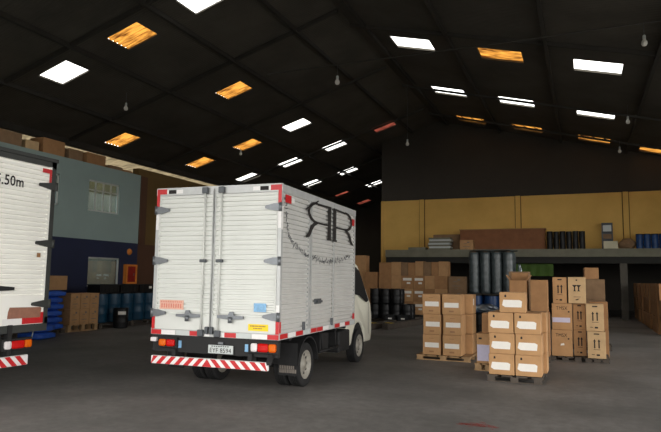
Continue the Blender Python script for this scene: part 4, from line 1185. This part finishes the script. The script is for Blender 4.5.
# cab
cw = .84
y0, yw_ = L+.10, 4.10
prof = [(y0, .48), (y0, 1.9), (y0+.12, 1.97), (y0+.75, 1.97), (y0+.93, 1.90), (4.83, 1.24), (4.95, 1.12), (5.04, .86), (5.06, .5), (5.0, .34), (4.56, .34)]
for k in range(11):
    a = PI*k/10 * .96 + .02; prof.append((yw_ + .41*math.cos(a), .36 + .41*math.sin(a)))
prof += [(3.64, .36), (y0+.02, .36)]
bm = bmesh.new()
NX = 2
def cabx(z): return cw - .05*max(0, .6-z) if z < 1.15 else cw - (z-1.15)*.14
loops = []
for s in (-1, 1):
    loops.append([bm.verts.new((s*cabx(p[1]), p[0], p[1])) for p in prof])
n = len(prof)
for i in range(n):
    bm.faces.new((loops[0][i], loops[0][(i+1) % n], loops[1][(i+1) % n], loops[1][i]))
bm.faces.new(loops[0][::-1]); bm.faces.new(loops[1])
bmesh.ops.recalc_face_normals(bm, faces=bm.faces[:])
ee = [e for e in bm.edges if len(e.link_faces) == 2 and e.calc_face_angle(0) > .6 and abs(e.verts[0].co.x) > .5 and e.verts[0].co.x*e.verts[1].co.x > 0]
bmesh.ops.bevel(bm, geom=ee, offset=.045, segments=3, profile=.6, affect='EDGES')
cb = nb('cab_white'); cb.bm(bm); CB = cb.build('cab', TR)
for s in (-1, 1):
    def sx(z, o=.004): return s*(cabx(z)+o)
    def glassp(mb, pts, o=.004):
        vs = [(sx(z, o), y, z) for y, z in pts] + [(sx(z, o-.003), y, z) for y, z in pts]; k = len(pts)
        mb.add(vs, [list(range(k)), list(range(2*k-1, k-1, -1))] + [(i, (i+1) % k, k+(i+1) % k, k+i) for i in range(k)])
        return mb
    dr = glassp(nb('chassis'), [(y0+.10, 1.36), (y0+.10, 1.86), (y0+.80, 1.86), (y0+1.0, 1.78), (4.80, 1.18), (4.62, 1.15), (4.2, 1.30)], .003).build('window_seal', CB)
    glassp(nb('cab_glass').use('black_plastic'), [(y0+.13, 1.39), (y0+.13, 1.83), (y0+.78, 1.83), (y0+.97, 1.75), (4.76, 1.21), (4.62, 1.18), (4.2, 1.33)], .006).build('side_window', CB)
    sm = nb('chassis')
    glassp(sm, [(4.80, .5), (4.81, .5), (4.81, 1.22), (4.80, 1.22)], .002); glassp(sm, [(y0+.12, .85), (y0+.13, .85), (y0+.13, 1.26), (y0+.12, 1.26)], .002)
    sm.build('door_seam', CB)
    nb('chassis').bbox(s*(cw+.001), s*(cw+.03), y0+.2, y0+.34, 1.0, 1.05, .008).build('door_handle', CB)
    nb('chassis').bbox(s*(cw+.001), s*(cw+.012), y0+.06, y0+.16, .9, 1.12, .005).build('air_intake', CB)
    if s < 0:
        mr = nb('chassis'); mr.tube([(s*.80, 4.70, 1.34), (s*.9, 4.74, 1.42)], .014, 8); mr.bbox(s*.88, s*.98, 4.70, 4.77, 1.30, 1.52, .02); mr.build('side_mirror', CB)
    ln = nb('chassis'); pf = []
    for k in range(13):
        a = PI*k/12; pf.append((yw_+math.cos(a)*.42, .36+math.sin(a)*.42))
    ln.prism(pf, 'x', s*.45, s*.80); ln.build('wheel_arch', CB)
nb('cab_glass').use('black_plastic').prism([(4.80, 1.30), (4.835, 1.30), (4.42, 1.87), (4.385, 1.87)], 'x', -.7, .7).build('windshield', CB)
nb('chassis').bbox(-.8, .8, 5.02, 5.1, .36, .58, .03).build('front_bumper', CB)
for s in (-1, 1): nb('white_lens').bbox(s*.5, s*.78, 5.0, 5.08, .66, .82, .02).build('headlamp', CB)

# ---- the left truck, its rear looks to +X
W2, L2, ZB2, ZT2 = 2.3, 5.0, .94, 3.23
h2 = W2/2
T2 = thing('box_truck', 'white box truck with dark frame and 5.50m lettering, cut by the left edge', 'truck', (-7.0, 6.33-h2, 0), PI/2)
b2 = nb('alu_white').box(-h2+.03, h2-.03, .03, L2, ZB2, ZT2-.01)
b2.use('alu').corr((-h2, 0, 0), (0,1,0), (-1,0,0), .06, L2-.05, ZB2+.09, ZT2-.09, .085, .012)
b2.corr((h2, 0, 0), (0,1,0), (1,0,0), .06, L2-.05, ZB2+.09, ZT2-.09, .085, .012)
b2.build('cargo_box', T2)
fr = nb('frame_dark')
for s in (-1, 1):
    fr.box(s*h2, s*(h2-.075), 0, .08, ZB2, ZT2); fr.box(s*(h2+.004), s*(h2-.05), 0, L2, ZB2, ZB2+.09); fr.box(s*(h2+.004), s*(h2-.05), 0, L2, ZT2-.09, ZT2)
fr.box(-h2-.005, h2+.005, -.03, L2, ZT2, ZT2+.05); fr.box(-h2, h2, 0, .08, ZT2-.07, ZT2); fr.box(-h2, h2, .002, .08, ZB2-.1, ZB2)
fr.build('frame', T2)
for s in (-1, 1):
    xa, xb = (-h2+.078, -.01) if s < 0 else (.01, h2-.078)
    d = nb('door_white').box(xa, xb, .0, .04, ZB2+.005, ZB2+.36)
    d.box(xa, xb, .026, .04, ZB2+.36, ZT2-.075); d.corr((0, -.004, 0), (1,0,0), (0,-1,0), xa+.005, xb-.005, ZB2+.36, ZT2-.08, .066, .022)
    d.box(xa, xa+.03, -.0042, .03, ZB2+.36, ZT2-.075); d.box(xb-.03, xb, -.0042, .03, ZB2+.36, ZT2-.075)
    d = d.build('rear_door', T2)
    for z in (2.88, 2.06, 1.215): hinge(d, s*(h2-.005), z, s, 'frame_dark', .26)
    rx = s*.09
    r = nb('alu_trim').tube([(rx, -.03, ZB2), (rx, -.03, ZT2-.02)], .015, 10); r.build('lock_rod', d)
    k = nb('chassis').prism([(rx, 1.39), (rx+s*.2, 1.40), (rx+s*.45, 1.41), (rx+s*.45, 1.45), (rx+s*.2, 1.47), (rx, 1.47)], 'y', -.055, -.02); k.build('lock_handle', d)
    nb('red_tape').prism([(s*(h2-.08), 2.90), (s*(h2-.12), 2.90), (s*(h2-.12), 3.06), (s*(h2-.24), 3.06), (s*(h2-.24), 3.12), (s*(h2-.08), 3.12)], 'y', -.006, -.0045).build('reflective_tape', d)
    nb('red_tape').prism([(s*(h2-.08), .95), (s*(h2-.08), 1.1), (s*(h2-.125), 1.1), (s*(h2-.125), 1.03), (s*(h2-.42), 1.03), (s*(h2-.42), .95)], 'y', -.003, -.0005).build('reflective_tape', d)
    nb('white_tape').box(s*(h2-.42), s*(h2-.72), -.003, -.0005, .95, 1.03).build('reflective_tape', d)
    if s > 0:
        nb('sticker_brown').prism([(.50, 1.02), (1.02, 1.0), (1.035, 1.15), (1.02, 1.17), (.53, 1.18), (.51, 1.12)], 'y', -.0025, -.0005).build('sticker', d)
        nb('tape').box(.9, .96, -.0065, -.0045, 1.86, 1.92).build('sticker', d)
        nb('ink').text('5.50m', .14, (.40, -.0045, 2.865), (1,0,0), (0,0,1), (0,-1,0), .002, .42, bold=.012).build('lettering', d)
    else:
        nb('sticker_red').box(-.9, -.5, -.0025, -.0005, 1.08, 1.24).build('sticker', d)
ch = nb('chassis')
for x in (-.42, .42): ch.box(x-.05, x+.05, .05, L2+1.4, .6, .85)
for y in (.1, 1.0, 2.5, 4.0): ch.box(-.95, .95, y, y+.1, .82, ZB2)
ch.tube([(-1.0, 1.5, .42), (1.0, 1.5, .42)], .09, 10)
ch.build('chassis', T2)
stripes(T2, -.86, .83, .41, .545, -.05)
for x in (-.55, .55): nb('chassis').box(x-.03, x+.03, -.02, .08, .42, .95).build('bumper_bracket', T2)
lamp(T2, -.89, -.47, .63, .75, [('amber_lens', 1), ('red_lens', 1.8), ('white_lens', .9)], -.01)
lamp(T2, .47, .89, .63, .75, [('white_lens', .9), ('red_lens', 1.8), ('amber_lens', 1)], -.01)
for x in (-1, 1): nb('steel_dark').tube([(x*.90, .0, .72), (x*.99, .05, .94)], .01, 6).build('lamp_bracket', T2)
nb('plate_grey').bbox(-.2, .2, -.03, -.018, .62, .75, .006).build('license_plate', T2)
for s in (-1, 1):
    wheel(T2, 'wheel', s*(h2-.22), 1.5, .40, .22, s); wheel(T2, 'wheel', s*(h2-.47), 1.5, .40, .22, s); wheel(T2, 'wheel', s*(h2-.28), 5.6, .40, .22, s)
    nb('rubber').box(s*(h2-.5), s*(h2-.05), .95, .965, .2, .78).build('mudflap', T2)
cb = nb('cab_white').prism([(L2+.1, .6), (L2+.1, 2.3), (L2+.3, 2.4), (L2+1.1, 2.35), (L2+1.55, 1.5), (L2+1.65, 1.1), (L2+1.65, .5), (L2+1.05, .5), (L2+.95, .85), (L2+.6, .98), (L2+.25, .85), (L2+.15, .6)], 'x', -.95, .95)
c2 = cb.build('cab', T2)
for s in (-1, 1): nb('black_plastic').prism([(L2+.25, 1.45), (L2+.25, 2.2), (L2+1.0, 2.2), (L2+1.4, 1.45)], 'x', s*.951, s*.956).build('side_window', c2)
nb('black_plastic').prism([(L2+1.17, 2.25), (L2+1.18, 2.27), (L2+1.55, 1.55), (L2+1.53, 1.55)], 'x', -.85, .85).build('windshield', c2)
# faint red paint scuff on the floor
sc = nb('red_box'); rg = random.Random(3)
for k in range(40):
    x, y = -1.15 + rg.gauss(0, .10), 7.05 + rg.gauss(0, .05); l_ = rg.uniform(.01, .05)
    sc.box(x-l_, x+l_, y-.006, y+.006, .0004, .0012)
tag(sc.build('paint_scuff'), 'faint red paint scuff on the dark floor at the bottom of the picture', 'paint stain', None, 'stuff')
